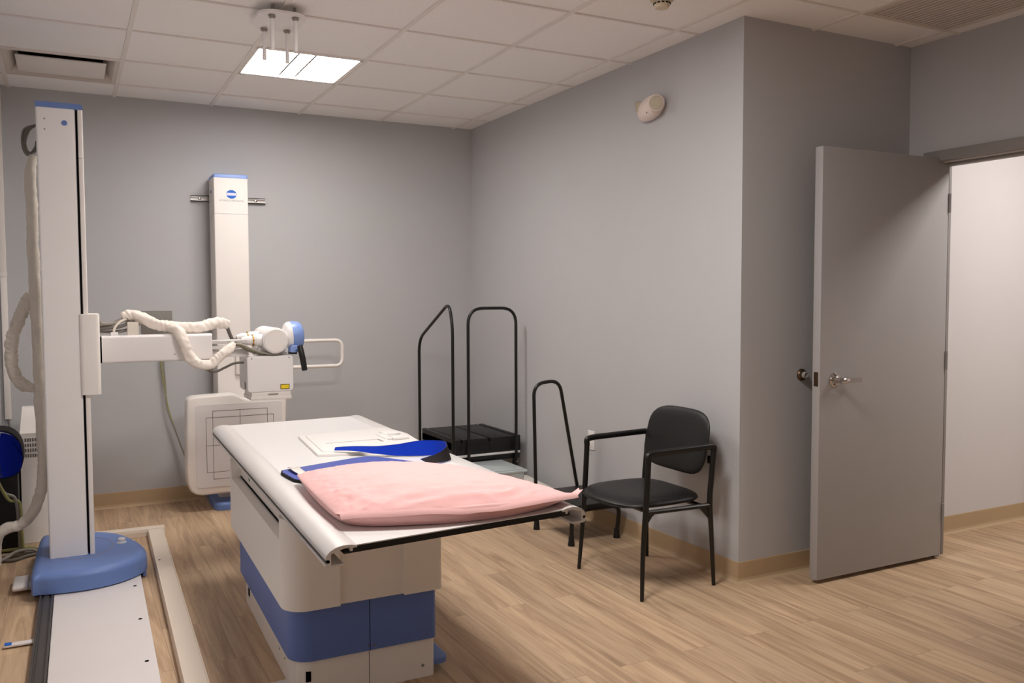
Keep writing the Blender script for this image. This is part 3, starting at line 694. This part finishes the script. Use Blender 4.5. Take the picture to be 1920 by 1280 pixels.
# ------------------------------------------------------------------ x-ray table
t = thing('x_ray_table', 'white x-ray table on a blue banded base in the middle of the room', 'x-ray table', (-1.95, -2.82, 0))
Pf = {'L': V((-2.260, -1.705, 0)), 'R': V((-1.434, -1.660, 0))}; Pn = {'L': V((-2.318, -4.118, 0)), 'R': V((-1.458, -4.038, 0))}
prof = [(.090, .7495), (.072, .7535), (.050, .7550), (.030, .7515), (.014, .7445), (.004, .735), (0, .727), (0, .722), (.010, .722), (.010, .712), (0, .712), (0, .703), (.004, .700), (.050, .700), (.050, .706), (.016, .706), (.016, .736), (.050, .7455), (.070, .7465), (.070, .736), (.077, .736), (.077, .744), (.090, .744)]
for s, sg in (('L', 1), ('R', -1)):
    b = BM(); ux = (Pf['R']-Pf['L']).normalized()*sg; un = (Pn['R']-Pn['L']).normalized()*sg
    A = [b.verts.new(Pf[s]+ux*a+V((0, 0, z))) for a, z in prof]; B = [b.verts.new(Pn[s]+un*a+V((0, 0, z))) for a, z in prof]
    for k in range(len(prof)):
        j = (k+1) % len(prof); b.faces.new((A[k], A[j], B[j], B[k]))
    b.faces.new(A[::-1]); b.faces.new(B); bmesh.ops.recalc_face_normals(b, faces=b.faces)
    ra = obj('side_rail', b, 'alu', t, ang=30)
    b = BM(); tube(b, [Pf[s]+ux*.008+V((0, 0, .717)), Pn[s]+un*.008+V((0, 0, .717))], .0048, 6); obj('rail_groove', b, 'slot', ra)
    b = BM()
    for a in (.040, .064):
        vs = [b.verts.new(p) for p in (Pf[s]+ux*(a-.0006)+V((0, 0, .7556)), Pn[s]+un*(a-.0006)+V((0, 0, .7556)), Pn[s]+un*(a+.0006)+V((0, 0, .7556)), Pf[s]+ux*(a+.0006)+V((0, 0, .7556)))]
    bmesh.ops.delete(b, geom=b.verts[:], context='VERTS'); b.free()
w = .089
def quad(za, zb, inset_n=0., wn=w):
    ux = (Pf['R']-Pf['L']).normalized(); un = (Pn['R']-Pn['L']).normalized(); d = (Pf['L']-Pn['L']).normalized()*inset_n
    return [(p.x, p.y) for p in (Pn['L']+un*wn+d, Pn['R']-un*wn+d, Pf['R']-ux*wn, Pf['L']+ux*wn)]
b = BM(); prism(b, quad(0, 0, .004), .7470, .750); obj('tabletop', b, 'tabletop', t, smooth=False)
b = BM(); prism(b, quad(0, 0, .0055, .072), .7345, .7468)
un = (Pn['R']-Pn['L']).normalized(); a_ = Pn['L']+un*.055; c_ = Pn['R']-un*.055
prism(b, [(a_.x, a_.y+.010), (c_.x, c_.y+.010), (c_.x, c_.y+.05), (a_.x, a_.y+.05)], .7275, .7345); obj('end_strip', b, 'black', t, smooth=False)
# base: plinth, blue band, shroud
def shear(pts): return [(x+(.022*(y+2.24) if x < -1.95 else 0), y) for x, y in pts]
def left_round(x0, x1, y0, y1, rl, rs): return shear(rr(x0, x1, y0, y1, (rl, rs, rs, rl*.6), 8))
b = BM(); prism(b, left_round(-2.202, -1.717, -3.391, -2.235, .05, .015), .0, .15); pn = obj('plinth', b, 'shroud', t)
b = BM(); box(b, -1.972, -1.970, -3.3918, -3.389, .001, .149); obj('seam', b, 'line', pn, smooth=False)
b = BM(); box(b, -2.2065, -2.200, -2.37, -2.335, .055, .09); box(b, -2.200, -2.183, -3.3925, -3.38, .072, .108); obj('cable_hole', b, 'slot', pn, smooth=False)
b = BM(); lathe(b, [(.006, 0), (.006, .002), (0, .002)], (-1.765, -3.391, .045), (0, -1, 0), 10)
for yy in (-3.06, -3.16): lathe(b, [(.005, 0), (.005, .002), (0, .002)], (-2.202+.022*(yy+2.24), yy, .075), (-1, 0, 0), 10)
obj('screw', b, 'print', pn)
b = BM(); prism(b, left_round(-2.227, -1.712, -3.403, -2.222, .08, .02), .147, .345); bd = obj('blue_band', b, 'bandblue', t)
b = BM(); box(b, -1.972, -1.970, -3.4038, -3.40, .148, .344); obj('seam', b, 'slot', bd, smooth=False)
b = BM()
for xx in (-1.977, -1.955): lathe(b, [(.004, 0), (.004, .002), (0, .002)], (xx, -3.403, .165), (0, -1, 0), 10)
obj('screw', b, 'line', bd)
def shroud_outline(recess):
    o_ = shear(rr(-2.250, -1.698, -3.432, -2.13, (.085, .02, .02, .03), 10))
    n0 = 11; front = [(-2.085, -3.432), (-2.085, -3.414), (-1.848, -3.414), (-1.848, -3.432)]
    o_ = o_[:n0]+front+o_[n0:]
    if recess: o_ = o_+[(-2.2495, -2.20), (-2.205, -2.20), (-2.225, -3.17), (-2.273, -3.335)]
    return o_
b = BM(); prism(b, shroud_outline(False), .338, .575); prism(b, shroud_outline(True), .575, .655); sh = obj('shroud', b, 'shroud', t)
b = BM(); prism(b, [(-2.2055, -2.21), (-2.2250, -3.168), (-1.76, -3.168), (-1.76, -2.21)], .583, .702); dr = obj('cassette_drawer', b, 'warmwhite', t, smooth=False)
b = BM(); prism(b, [(-2.2085, -2.205), (-2.2285, -3.172), (-2.21, -3.172), (-2.19, -2.205)], .5755, .583); obj('drawer_gap', b, 'slot', dr, smooth=False)
b = BM(); prism(b, [(-2.2118, -2.425), (-2.2128, -2.455), (-2.205, -2.455), (-2.205, -2.425)], .603, .622); obj('green_label', b, 'green', dr, smooth=False)
b = BM(); box(b, -2.20, -1.52, -3.9, -1.85, .700, .726); obj('top_carriage', b, 'warmwhite', t, smooth=False)
b = BM(); prism(b, rr(-1.73, -1.655, -3.385, -3.20, (.02, .035, .035, .02), 6), .035, .058, bev_top=.006); box(b, -1.73, -1.68, -3.32, -3.26, .02, .04, .003); obj('foot_pedal', b, 'blue', t)

# ------------------------------------------------------------------ things on the table
zt = .7503
t = thing('positioning_board', 'ivory plastic positioning board lying on the far half of the table', 'board', (-1.75, -2.5, zt))
b = BM(); prism(b, [(-1.955, -2.285), (-1.995, -2.80), (-1.80, -2.845), (-1.60, -2.80), (-1.50, -2.70), (-1.47, -2.45), (-1.50, -2.22)], zt, zt+.012, bev_top=.004); bo = obj('board', b, 'board', t)
b = BM(); prism(b, [(-1.93, -2.32), (-1.965, -2.765), (-1.80, -2.805), (-1.62, -2.765), (-1.63, -2.28)], zt+.012, zt+.0165, bev_top=.003); obj('raised_panel', b, 'board', bo)
b = BM(); box(b, -1.90, -1.66, -2.585, -2.578, zt+.0160, zt+.0168); box(b, -1.666, -1.655, -2.65, -2.578, zt+.0160, zt+.0168); obj('slot', b, 'cable', bo, smooth=False)
b = BM(); box(b, -1.60, -1.52, -2.50, -2.42, zt+.012, zt+.026, .005); box(b, -1.60, -1.52, -2.62, -2.55, zt+.012, zt+.026, .005); box(b, -1.63, -1.59, -2.60, -2.45, zt+.012, zt+.022, .004); bk = obj('strap_buckle', b, 'board', bo)
obj('buckle_opening', box(BM(), -1.545, -1.51, -2.53, -2.50, zt+.0122, zt+.0135), 'bronze', bk, smooth=False)

t = thing('positioning_pad', 'violet blue pad with black binding, half under the pink pillow', 'pad', (-1.95, -3.2, zt))
pad = [(-2.208, -3.10), (-2.198, -3.06), (-2.16, -3.045), (-1.88, -2.945), (-1.835, -2.935), (-1.79, -2.965), (-1.66, -3.20), (-1.62, -3.28), (-1.64, -3.48), (-2.05, -3.50), (-2.195, -3.24)]
b = BM(); prism(b, pad, zt, zt+.012, bev_top=.003); o_ = obj('pad_core', b, 'pad', t)
b = BM(); tube(b, [V((x, y, zt+.006)) for x, y in pad], .0055, 8, closed=True); obj('binding', b, 'blackcloth', t)
b = BM()
rows = []
for k in range(9):
    a = k/8; rows.append([V((-2.175+.035*j/3-.004*math.sin(a*5), -3.04-.19*a, zt+.015+.010*math.sin(a*PI)+.003*math.sin(j*2+k))) for j in range(4)])
sheet(b, rows, .0015); obj('tape_strip', b, 'tape', t)

# strap standing on edge, curled over at its right end
t = thing('positioning_strap', 'royal blue strap with black back curled on the table behind the pillow', 'strap', (-1.7, -3.0, zt))
cpts = [(-1.925, -2.800), (-1.86, -2.845), (-1.78, -2.915), (-1.70, -2.955), (-1.62, -2.985), (-1.555, -3.01), (-1.520, -3.06), (-1.535, -3.125), (-1.585, -3.165), (-1.66, -3.19)]
cz = [(.772, .782, .012), (.772, .787, .02), (.764, .791, .024), (.755, .799, .025), (.753, .812, .022), (.754, .815, .01), (.754, .815, -.008), (.754, .803, -.02), (.757, .785, -.035), (.763, .772, -.045)]
cl = catmull([V((x, y, 0)) for x, y in cpts], 8); zl = catmull([V(c) for c in cz], 8)
def band(off):
    rows = []
    for i, p in enumerate(cl):
        tn = (cl[min(i+1, len(cl)-1)]-cl[max(i-1, 0)]).normalized(); nn = V((-tn.y, tn.x, 0))   # away from the camera on the long run
        lo, hi_, lean = zl[i]
        rows.append([V((p.x, p.y, 0))+nn*(off+lean*f)+V((0, 0, lo+(hi_-lo)*f)) for f in (0, .33, .66, 1)])
    return rows
b = BM(); sheet(b, band(0.0035), .0025); obj('outer_band', b, 'blackcloth', t)
b = BM(); sheet(b, band(0.0), .0015); obj('nap_lining', b, 'royal', t)

# pillow
t = thing('pillow', 'pink pillow in a disposable crinkled cover on the near end of the table', 'pillow', (-1.83, -3.6, zt))
cor = {(-1, -1): V((-2.228, -3.945)), (1, -1): V((-1.462, -3.995)), (1, 1): V((-1.565, -3.46)), (-1, 1): V((-2.198, -3.29))}
def plan(u, v):
    f = lambda s, a: (1+s*a)/2
    p = V((0, 0))
    for (a, c), q in cor.items(): p = p+q*(f(u, a)*f(v, c))
    # edges bow out a little between the ears
    p.y += -(1-u*u)*.085*max(0, -v)**2+(1-u*u)*.045*max(0, v)**2
    p.x += -(1-v*v)*.012*max(0, -u)**2+(1-v*v)*.02*max(0, u)**2
    return p
N_ = 110
MID = lambda u: .037-.014*max(0, u)
def prow(top):
    rows = []
    for i in range(N_+1):
        u = math.sin((2*i/N_-1)*PI/2); r_ = []
        for j in range(N_+1):
            v = math.sin((2*j/N_-1)*PI/2); p = plan(u, v)
            e = (max(0., 1-abs(u)**2.8)**.60 if u < 0 else max(0., 1-u**1.8)**1.0)*max(0., 1-abs(v)**3.0)**.58*(1-.16*v)
            mid = MID(u)
            q = V((p.x*9, p.y*9, 0 if top else 5))
            wr = noise.noise(q)*.006+(.5-abs(noise.noise(V((p.x*6+3, p.y*13, 2)))))*.012*(1-e*.3)
            lf = max(0., min(1., (-u-.25)*1.8))            # tight crinkles at the left end
            wr += (.35-abs(noise.noise(V((p.x*30+p.y*14, p.y*17-p.x*8, 7)))))*(.003+.007*lf)+(.35-abs(noise.noise(V((p.x*52+p.y*20, p.y*26, 27)))))*.005*lf
            wr += (.4-abs(noise.noise(V((p.x*11-p.y*5, p.y*20, 15)))))*.015*max(0, -v)
            edge = min(1., (1-max(abs(u), abs(v)))*9)
            if top: z_ = mid+(.056*e+wr*edge*(.35+.65*min(1, e*2)))
            else: z_ = max(.0008, mid-.11*e)
            z_ += .008*math.sin(u*5+v*2)*(1-edge)*.5*(v > -.98)
            r_.append(V((p.x, p.y, zt+max(z_, .0006))))
        rows.append(r_)
    return rows
b = BM(); sheet(b, prow(True)); sheet(b, prow(False)); bmesh.ops.remove_doubles(b, verts=b.verts, dist=.0004)
bmesh.ops.recalc_face_normals(b, faces=b.faces); obj('pillow_cover', b, 'pink', t, ang=70)
# sewn hem running along the near edge and the loose corner at the right
b = BM(); rows = []
for i in range(61):
    u = -1+2*i/60; p = plan(u, -1); q = plan(u, -.86)
    zm = zt+MID(u)+.008*math.sin(u*5-2)*.5
    lift = .004*noise.noise(V((u*4, 1, 3)))
    rows.append([V((q.x, q.y, zm+.030*(max(0., 1-abs(u)**2.8)**.60 if u < 0 else max(0., 1-u**1.8)**1.0)+.003)), V((p.x, p.y+.004, zm+.011+lift*.5)), V((p.x, p.y-.005, zm+.003+lift*.5)), V((p.x, p.y-.008, zm-.002+lift))])
sheet(b, rows, .0014); obj('hem', b, 'pink', t, ang=70)
b = BM(); rows = []
for i in range(7):
    a = i/6; rows.append([V((-1.495+.065*a, -3.985+.02*a+(.026-.012*a)*j, zt+.024+.012*a+.005*math.sin(j*3+a*4))) for j in (-1, -.3, .4, 1)])
sheet(b, rows, .0016); obj('loose_corner', b, 'pink', t, ang=70)

# ------------------------------------------------------------------ step stools in the corner
t = thing('step_stool', 'large black step stool with two tall handrails in the far right corner', 'step stool', (-.32, -.6, 0))
b = BM(); box(b, -.60, -.055, -.925, -.29, .262, .300, .004); pf = obj('platform', b, 'blackpaint', t)
b = BM(); box(b, -.603, -.052, -.928, -.287, .300, .314, .003); obj('white_edging', b, 'white', pf)
for (x_, y_) in ((-.572, -.90), (-.092, -.90), (-.572, -.32), (-.092, -.32)):
    b = BM(); cyl(b, (x_, y_, .02), (x_, y_, .265), .012, 14); lg = obj('leg', b, 'blackpaint', t)
    b = BM(); lathe(b, [(.017, 0), (.017, .02), (.013, .035)], (x_, y_, .001), (0, 0, 1), 16); obj('rubber_foot', b, 'black', lg)
b = BM(); tube(b, fillet([(-.463, -.942, .03), (-.463, -.942, 1.335), (-.092, -.942, 1.335), (-.092, -.942, .03)], .115, 10), .0108, 16); obj('handrail', b, 'blackpaint', t)
b = BM(); tube(b, fillet([(-.585, -.325, .2), (-.585, -.325, 1.10), (-.585, -.90, 1.375), (-.585, -.955, 1.22), (-.585, -.955, .2)], .10, 10), .0108, 16); obj('handrail', b, 'blackpaint', t)
b = BM(); lathe(b, [(.006, 0), (.005, .004), (0, .005)], (-.092, -.953, .245), (0, -1, 0), 10); lathe(b, [(.006, 0), (.005, .004), (0, .005)], (-.463, -.953, .245), (0, -1, 0), 10); obj('bolt', b, 'chrome', t)

t = thing('step_platform', 'black grooved plastic platform box lying on the corner step stool', 'platform', (-.30, -.6, .3145))
b = BM(); box(b, -.552, -.045, -.915, -.285, .3145, .398, .005); bs = obj('box_base', b, 'black', t)
for (a0, a1, zz) in ((-.552, -.512, .424), (-.498, -.298, .422), (-.282, -.094, .422), (-.080, -.045, .424)):
    obj('top_board', box(BM(), a0, a1, -.918, -.283, .325 if a1-a0 > .1 else .34, zz, .004), 'vinylblack', t)

t = thing('storage_bin', 'clear plastic bin of blue packets on the floor in front of the corner step stool', 'bin', (-.38, -1.14, 0))
b = BM(); z0_, z1_ = .002, .25
o0 = rr(-.535, -.235, -1.31, -.975, .03, 4); o1 = rr(-.55, -.22, -1.325, -.96, .03, 4)
A = [b.verts.new((x, y, z0_)) for x, y in o0]; B = [b.verts.new((x, y, z1_)) for x, y in o1]
for k in range(len(A)):
    j = (k+1) % len(A); b.faces.new((A[k], A[j], B[j], B[k]))
b.faces.new(A[::-1]); bmesh.ops.recalc_face_normals(b, faces=b.faces); obj('tub', b, 'bin', t)
b = BM(); prism(b, rr(-.56, -.205, -1.335, -.95, .02, 4), .25, .262, bev_top=.003); prism(b, rr(-.54, -.225, -1.315, -.97, .02, 4), .262, .272, bev_top=.004); obj('lid', b, 'bin', t)
rnd = random.Random(3)
for k, (cx_, cy_, h0) in enumerate(((-.30, -1.24, .10), (-.31, -1.06, .09), (-.42, -1.20, .11), (-.43, -1.05, .10), (-.49, -1.14, .085), (-.36, -1.13, .14))):
    b = BM(); rows = []
    for i in range(9):
        rows.append([])
        for j in range(9):
            u, v = i/4-1, j/4-1
            rows[-1].append(V((cx_+u*.055, cy_+v*.07, .012+h0*(1-u**4)*(1-v**4)+.006*rnd.uniform(-1, 1)*(abs(u) < 1 and abs(v) < 1))))
    sheet(b, rows)
    mono('blue_packet', b, 'binblue', 'crumpled blue packet inside the clear bin by the corner step stool', 'packet', (cx_, cy_, .012), 'packets in the clear bin', ang=60)
t = thing('storage_box', 'low white lidded box on the floor along the right wall', 'box', (-.12, -1.34, 0))
obj('box_body', box(BM(), -.145, -.055, -1.64, -1.03, .001, .135, .006), 'bin', t)
obj('lid', box(BM(), -.152, -.047, -1.648, -1.022, .135, .158, .008), 'paper', t)
t.location = (-.155, -1.34, 0); t.rotation_euler = (0, 0, -.095)

t = thing('step_stool', 'low black step stool with one handle, partly behind the chair', 'step stool', (-.24, -2.0, 0))
b = BM(); prism(b, rr(-.425, -.055, -2.245, -1.795, .03, 4), .212, .236, bev_top=.005); obj('platform', b, 'vinylblack', t)
def uframe(y, f0, f1):
    b_ = BM(); tube(b_, fillet([(f0[0], f0[1], .03), (-.40, y, .200), (-.075, y, .200), (f1[0], f1[1], .03)], .06, 8), .0125, 14)
    return b_
fr = obj('leg', uframe(-2.215, (-.400, -2.206), (-.076, -2.185)), 'blackpaint', t); 
fb = obj('leg', uframe(-1.825, (-.406, -1.809), (-.070, -1.80)), 'blackpaint', t)
for pr, pts in ((fr, ((-.400, -2.206), (-.076, -2.185))), (fb, ((-.406, -1.809), (-.070, -1.80)))):
    for (x_, y_) in pts:
        b = BM(); lathe(b, [(.0205, 0), (.0195, .012), (.0165, .03), (.0160, .05), (.0135, .056)], (x_, y_, .001), (0, 0, 1), 18); obj('rubber_foot', b, 'black', pr)
b = BM(); tube(b, fillet([(-.405, -1.80, .20), (-.419, -1.80, .888), (-.240, -1.80, .905), (-.105, -1.80, .20)], .075, 9), .0108, 16); obj('handrail', b, 'blackpaint', t)

# ------------------------------------------------------------------ guest chair
t = thing('guest_chair', 'black padded guest chair with armrests against the right wall', 'chair', (-.35, -2.84, 0))
ya, yb = -3.105, -2.572
for y, ff, rf in ((ya, (-.572, -3.122), (-.127, -3.100)), (yb, (-.577, -2.575), (-.134, -2.562))):
    b = BM(); tube(b, catmull([(ff[0], ff[1], .002), (-.555, y, .22), (-.538, y, .45), (-.526, y, .655)], 8), .0115, 14, rfun=lambda s, a, tt: .0095+.0045*min(1, tt*1.6)); obj('leg', b, 'blackpaint', t)
    b = BM(); tube(b, catmull([(rf[0], rf[1], .002), (-.148, y, .25), (-.160, y, .42), (-.150, y, .55), (-.138, y, .672)], 8), .0115, 14, rfun=lambda s, a, tt: .0095+.0045*min(1, tt*2)); obj('leg', b, 'blackpaint', t)
    b = BM(); tube(b, fillet([(-.526, y, .645), (-.530, y, .676), (-.49, y, .683), (-.16, y, .690), (-.135, y, .686), (-.138, y, .655)], .02, 5), .013, 14, rfun=lambda s, a, tt: .0125*(1+.25*math.cos(a)**2)); obj('armrest', b, 'blackpaint', t)
b = BM()
tube(b, [(-.54, ya, .408), (-.155, ya, .402)], .012, 10); tube(b, [(-.54, yb, .408), (-.155, yb, .402)], .012, 10)
tube(b, [(-.50, ya, .400), (-.50, yb, .400)], .011, 10); tube(b, [(-.20, ya, .400), (-.20, yb, .400)], .011, 10)
for y in (ya, yb):
    prism(b, [(-.155, .41), (-.155, .335), (-.165, .335), (-.225, .395), (-.225, .41)], y-.004, y+.004, 'y'); prism(b, [(-.54, .41), (-.54, .345), (-.50, .395), (-.50, .41)], y-.004, y+.004, 'y')
obj('seat_rail', b, 'blackpaint', t)
def cushion(fn, n=28, p=3.2, thick=(1, 1)):
    """closed pad: fn(u, v, side, e) -> point, superellipse plan"""
    bm = BM()
    for side in (1, -1):
        rows = []
        for i in range(n+1):
            r_ = i/n; rr_ = math.sin(r_*PI/2); row = []
            for k in range(48):
                a = 2*PI*k/48; ca, sa = math.cos(a), math.sin(a)
                s_ = (abs(ca)**p+abs(sa)**p)**(-1/p)
                e = math.sqrt(max(0., 1-rr_**6))
                row.append(fn(ca*s_*rr_, sa*s_*rr_, side, e))
            row.append(row[0]); rows.append(row)
        sheet(bm, rows)
    bmesh.ops.remove_doubles(bm, verts=bm.verts, dist=.0006)
    bmesh.ops.recalc_face_normals(bm, faces=bm.faces); return bm
def seat_fn(u, v, side, e):
    x = -.376+u*.232-(.03*(1-v*v) if u < 0 else 0)*abs(u)
    y = -2.838+v*(.254-.012*max(0, u))
    z = .432+side*e*(.030 if side > 0 else .022)
    if side > 0: z += -.016*max(0, -u)**3-.006*max(0, 1-(u*u+v*v)*1.6)
    return V((x, y, z))
obj('seat', cushion(seat_fn, p=4.0), 'vinylblack', t, ang=75)
def back_fn(u, v, side, e):
    w_ = .247*(1+.015*max(0, -v)-.07*max(0, v)**3)
    y = -2.84+u*w_; z = .688+v*.158
    x = -.152+.035*v-.022*(1-u*u)*-1-.01
    return V((x-side*e*.018, y, z))
obj('backrest', cushion(back_fn, p=4.0), 'vinylblack', t, ang=75)
b = BM()
for y in (ya, yb):
    s = 1 if y == ya else -1
    box(b, -.15, -.128, min(y, y+s*.035), max(y, y+s*.035), .60, .64, .004)
obj('back_bracket', b, 'blackpaint', t)

# ------------------------------------------------------------------ left edge: generator cabinet, black box, strap, loose cables
t = thing('generator_cabinet', 'pale grey ventilated cabinet on the floor behind the tube stand upright', 'cabinet', (-3.0, -.52, 0))
b = BM(); prism(b, [(y, z) for y, z in ((-.70, .002), (-.70, .640), (-.33, .75), (-.25, .75), (-.25, .002))], -3.172, -2.86, 'x', bev_top=.0); cb = obj('cabinet_body', b, 'shroud', t, smooth=False)
b = BM()
for r_ in range(4):
    for c_ in range(9):
        xx = -3.148+c_*.0125; zz = .612-r_*.030
        box(b, xx, xx+.0075, -.7012, -.699, zz-.02, zz)
obj('vent_slot', b, 'line', cb, smooth=False)
t = thing('black_box', 'black box in the far left corner below the hanging strap', 'box', (-3.235, -.55, 0))  # plain black block filling the dark area in this corner
obj('box_body', box(BM(), -3.292, -3.180, -.86, -.33, .001, .50, .006), 'black', t)
t = thing('positioning_strap', 'royal blue strap hanging in a loop at the left picture edge', 'strap', (-3.25, -1.2, .73))
lp = [(-3.293, .735), (-3.235, .738), (-3.185, .720), (-3.150, .675), (-3.137, .61), (-3.142, .55), (-3.165, .508), (-3.215, .492), (-3.27, .50), (-3.293, .53)]
lc_ = catmull([V((x, 0, z)) for x, z in lp], 8)
def lband(off, y0, y1):
    rows = []
    for i, p in enumerate(lc_):
        tn = (lc_[min(i+1, len(lc_)-1)]-lc_[max(i-1, 0)]).normalized(); nn = V((tn.z, 0, -tn.x))
        rows.append([p-nn*off+V((0, y, 0)) for y in (y0, (y0+y1)/2, y1)])
    return rows
b = BM(); sheet(b, lband(.003, -1.244, -1.06), .003); obj('outer_band', b, 'blackcloth', t)
b = BM(); sheet(b, lband(-.0035, -1.242, -1.062), .002); obj('nap_lining', b, 'royal', t)
b = BM(); fl_ = [(p.x+.004, p.z) for p in lc_ if p.x > -3.235]; prism(b, [(x_, z_-.012 if z_ > .6 else z_+.006) for x_, z_ in fl_]+[(-3.236, .53), (-3.240, .62), (-3.236, .69)], -1.243, -1.239, 'y'); obj('side_flap', b, 'royalshade', t)
b = BM(); tube(b, catmull([(-3.286, -1.19, .76), (-3.262, -1.19, .69), (-3.258, -1.19, .60), (-3.272, -1.19, .53)]), .011, 10); obj('hanging_loop', b, 'sleevegrey', t)
cabs = [('cablegreen', [(-3.27, -1.05, .45), (-3.22, -1.0, .33), (-3.17, -.98, .30), (-3.165, -.96, .15), (-3.16, -.95, .012)], 'green yellow cable hanging from the strap corner to the floor'),
        ('cable', [(-3.28, -1.03, .48), (-3.24, -1.0, .37), (-3.19, -.99, .33), (-3.178, -.96, .2), (-3.175, -.93, .012)], 'grey cable hanging in front of the black box'),
        ('cable', [(-3.29, -.95, .012), (-3.22, -.97, .012), (-3.15, -.95, .012), (-3.09, -.93, .012)], 'grey cable lying on the floor nearest the tube stand base'),
        ('cabledark', [(-3.29, -1.02, .01), (-3.21, -1.06, .01), (-3.15, -1.01, .01), (-3.10, -.985, .01)], 'dark cable curving on the floor at the left edge'),
        ('cablegreen', [(-3.28, -.91, .03), (-3.2, -.93, .035), (-3.14, -.90, .03), (-3.08, -.895, .012)], 'green yellow cable lying over the grey floor cables'),
        ('cable', [(-3.29, -1.10, .012), (-3.24, -1.04, .02), (-3.19, -.98, .035), (-3.12, -.96, .03), (-3.085, -.955, .012)], 'pale cable crossing over the floor cables by the tube stand base')]
for mm, pts, lab in cabs:
    b = BM(); tube(b, catmull(pts, 8), .0085, 8); mono('cable', b, mm, lab, 'cable', pts[-1], 'loose cables on the floor at the left')

# ------------------------------------------------------------------ light
def area(name, loc, sx, sy, power, col, rot=(0, 0, 0), spread=None):
    l = bpy.data.lights.new(name, 'AREA'); l.shape = 'RECTANGLE'; l.size = sx; l.size_y = sy; l.energy = power; l.color = col
    if spread: l.spread = spread
    o = bpy.data.objects.new(name, l); C.objects.link(o); o.location = loc; o.rotation_euler = rot; return o
warm = (1.0, .945, .90)
area('ceiling_lamp', (-OX-2.5*T, -OY-5.5*T, H-.004), .55, .55, 50, warm)
area('room_fill', (-2.5, -7.3, H-.01), .55, .55, 9, warm)  # unseen fill light added behind the camera to lift camera-facing surfaces
area('hall_lamp', (2.1, -4.38, H-.01), .6, .9, 45, (1, .94, .885))
w = bpy.data.worlds.new('World'); bpy.context.scene.world = w; w.use_nodes = True
w.node_tree.nodes['Background'].inputs[0].default_value = (.5, .47, .44, 1); w.node_tree.nodes['Background'].inputs[1].default_value = .05

# ------------------------------------------------------------------ camera
f, yaw, pit, rol = 1611.91, .47601, -.05285, -.00336
c, s = math.cos(yaw), math.sin(yaw)
fw_ = V((s*math.cos(pit), c*math.cos(pit), math.sin(pit))); rt = V((c, -s, 0)); upv = rt.cross(fw_)
r2 = rt*math.cos(rol)+upv*math.sin(rol); u2 = -rt*math.sin(rol)+upv*math.cos(rol)
cam = bpy.data.cameras.new('camera'); cam.sensor_width = 36; cam.lens = 36*f/1920; cam.clip_start = .05
co = bpy.data.objects.new('camera', cam); C.objects.link(co)
mw = Matrix((r2, u2, -fw_)).transposed().to_4x4(); mw.translation = V((-2.90418, -6.33647, 1.41918)); co.matrix_world = mw
sc = bpy.context.scene; sc.camera = co
sc.view_settings.view_transform = 'Standard'; sc.view_settings.look = 'None'; sc.view_settings.exposure = 0.
try: sc.cycles.use_denoising = True; sc.cycles.max_bounces = 10; sc.cycles.diffuse_bounces = 6
except Exception: pass
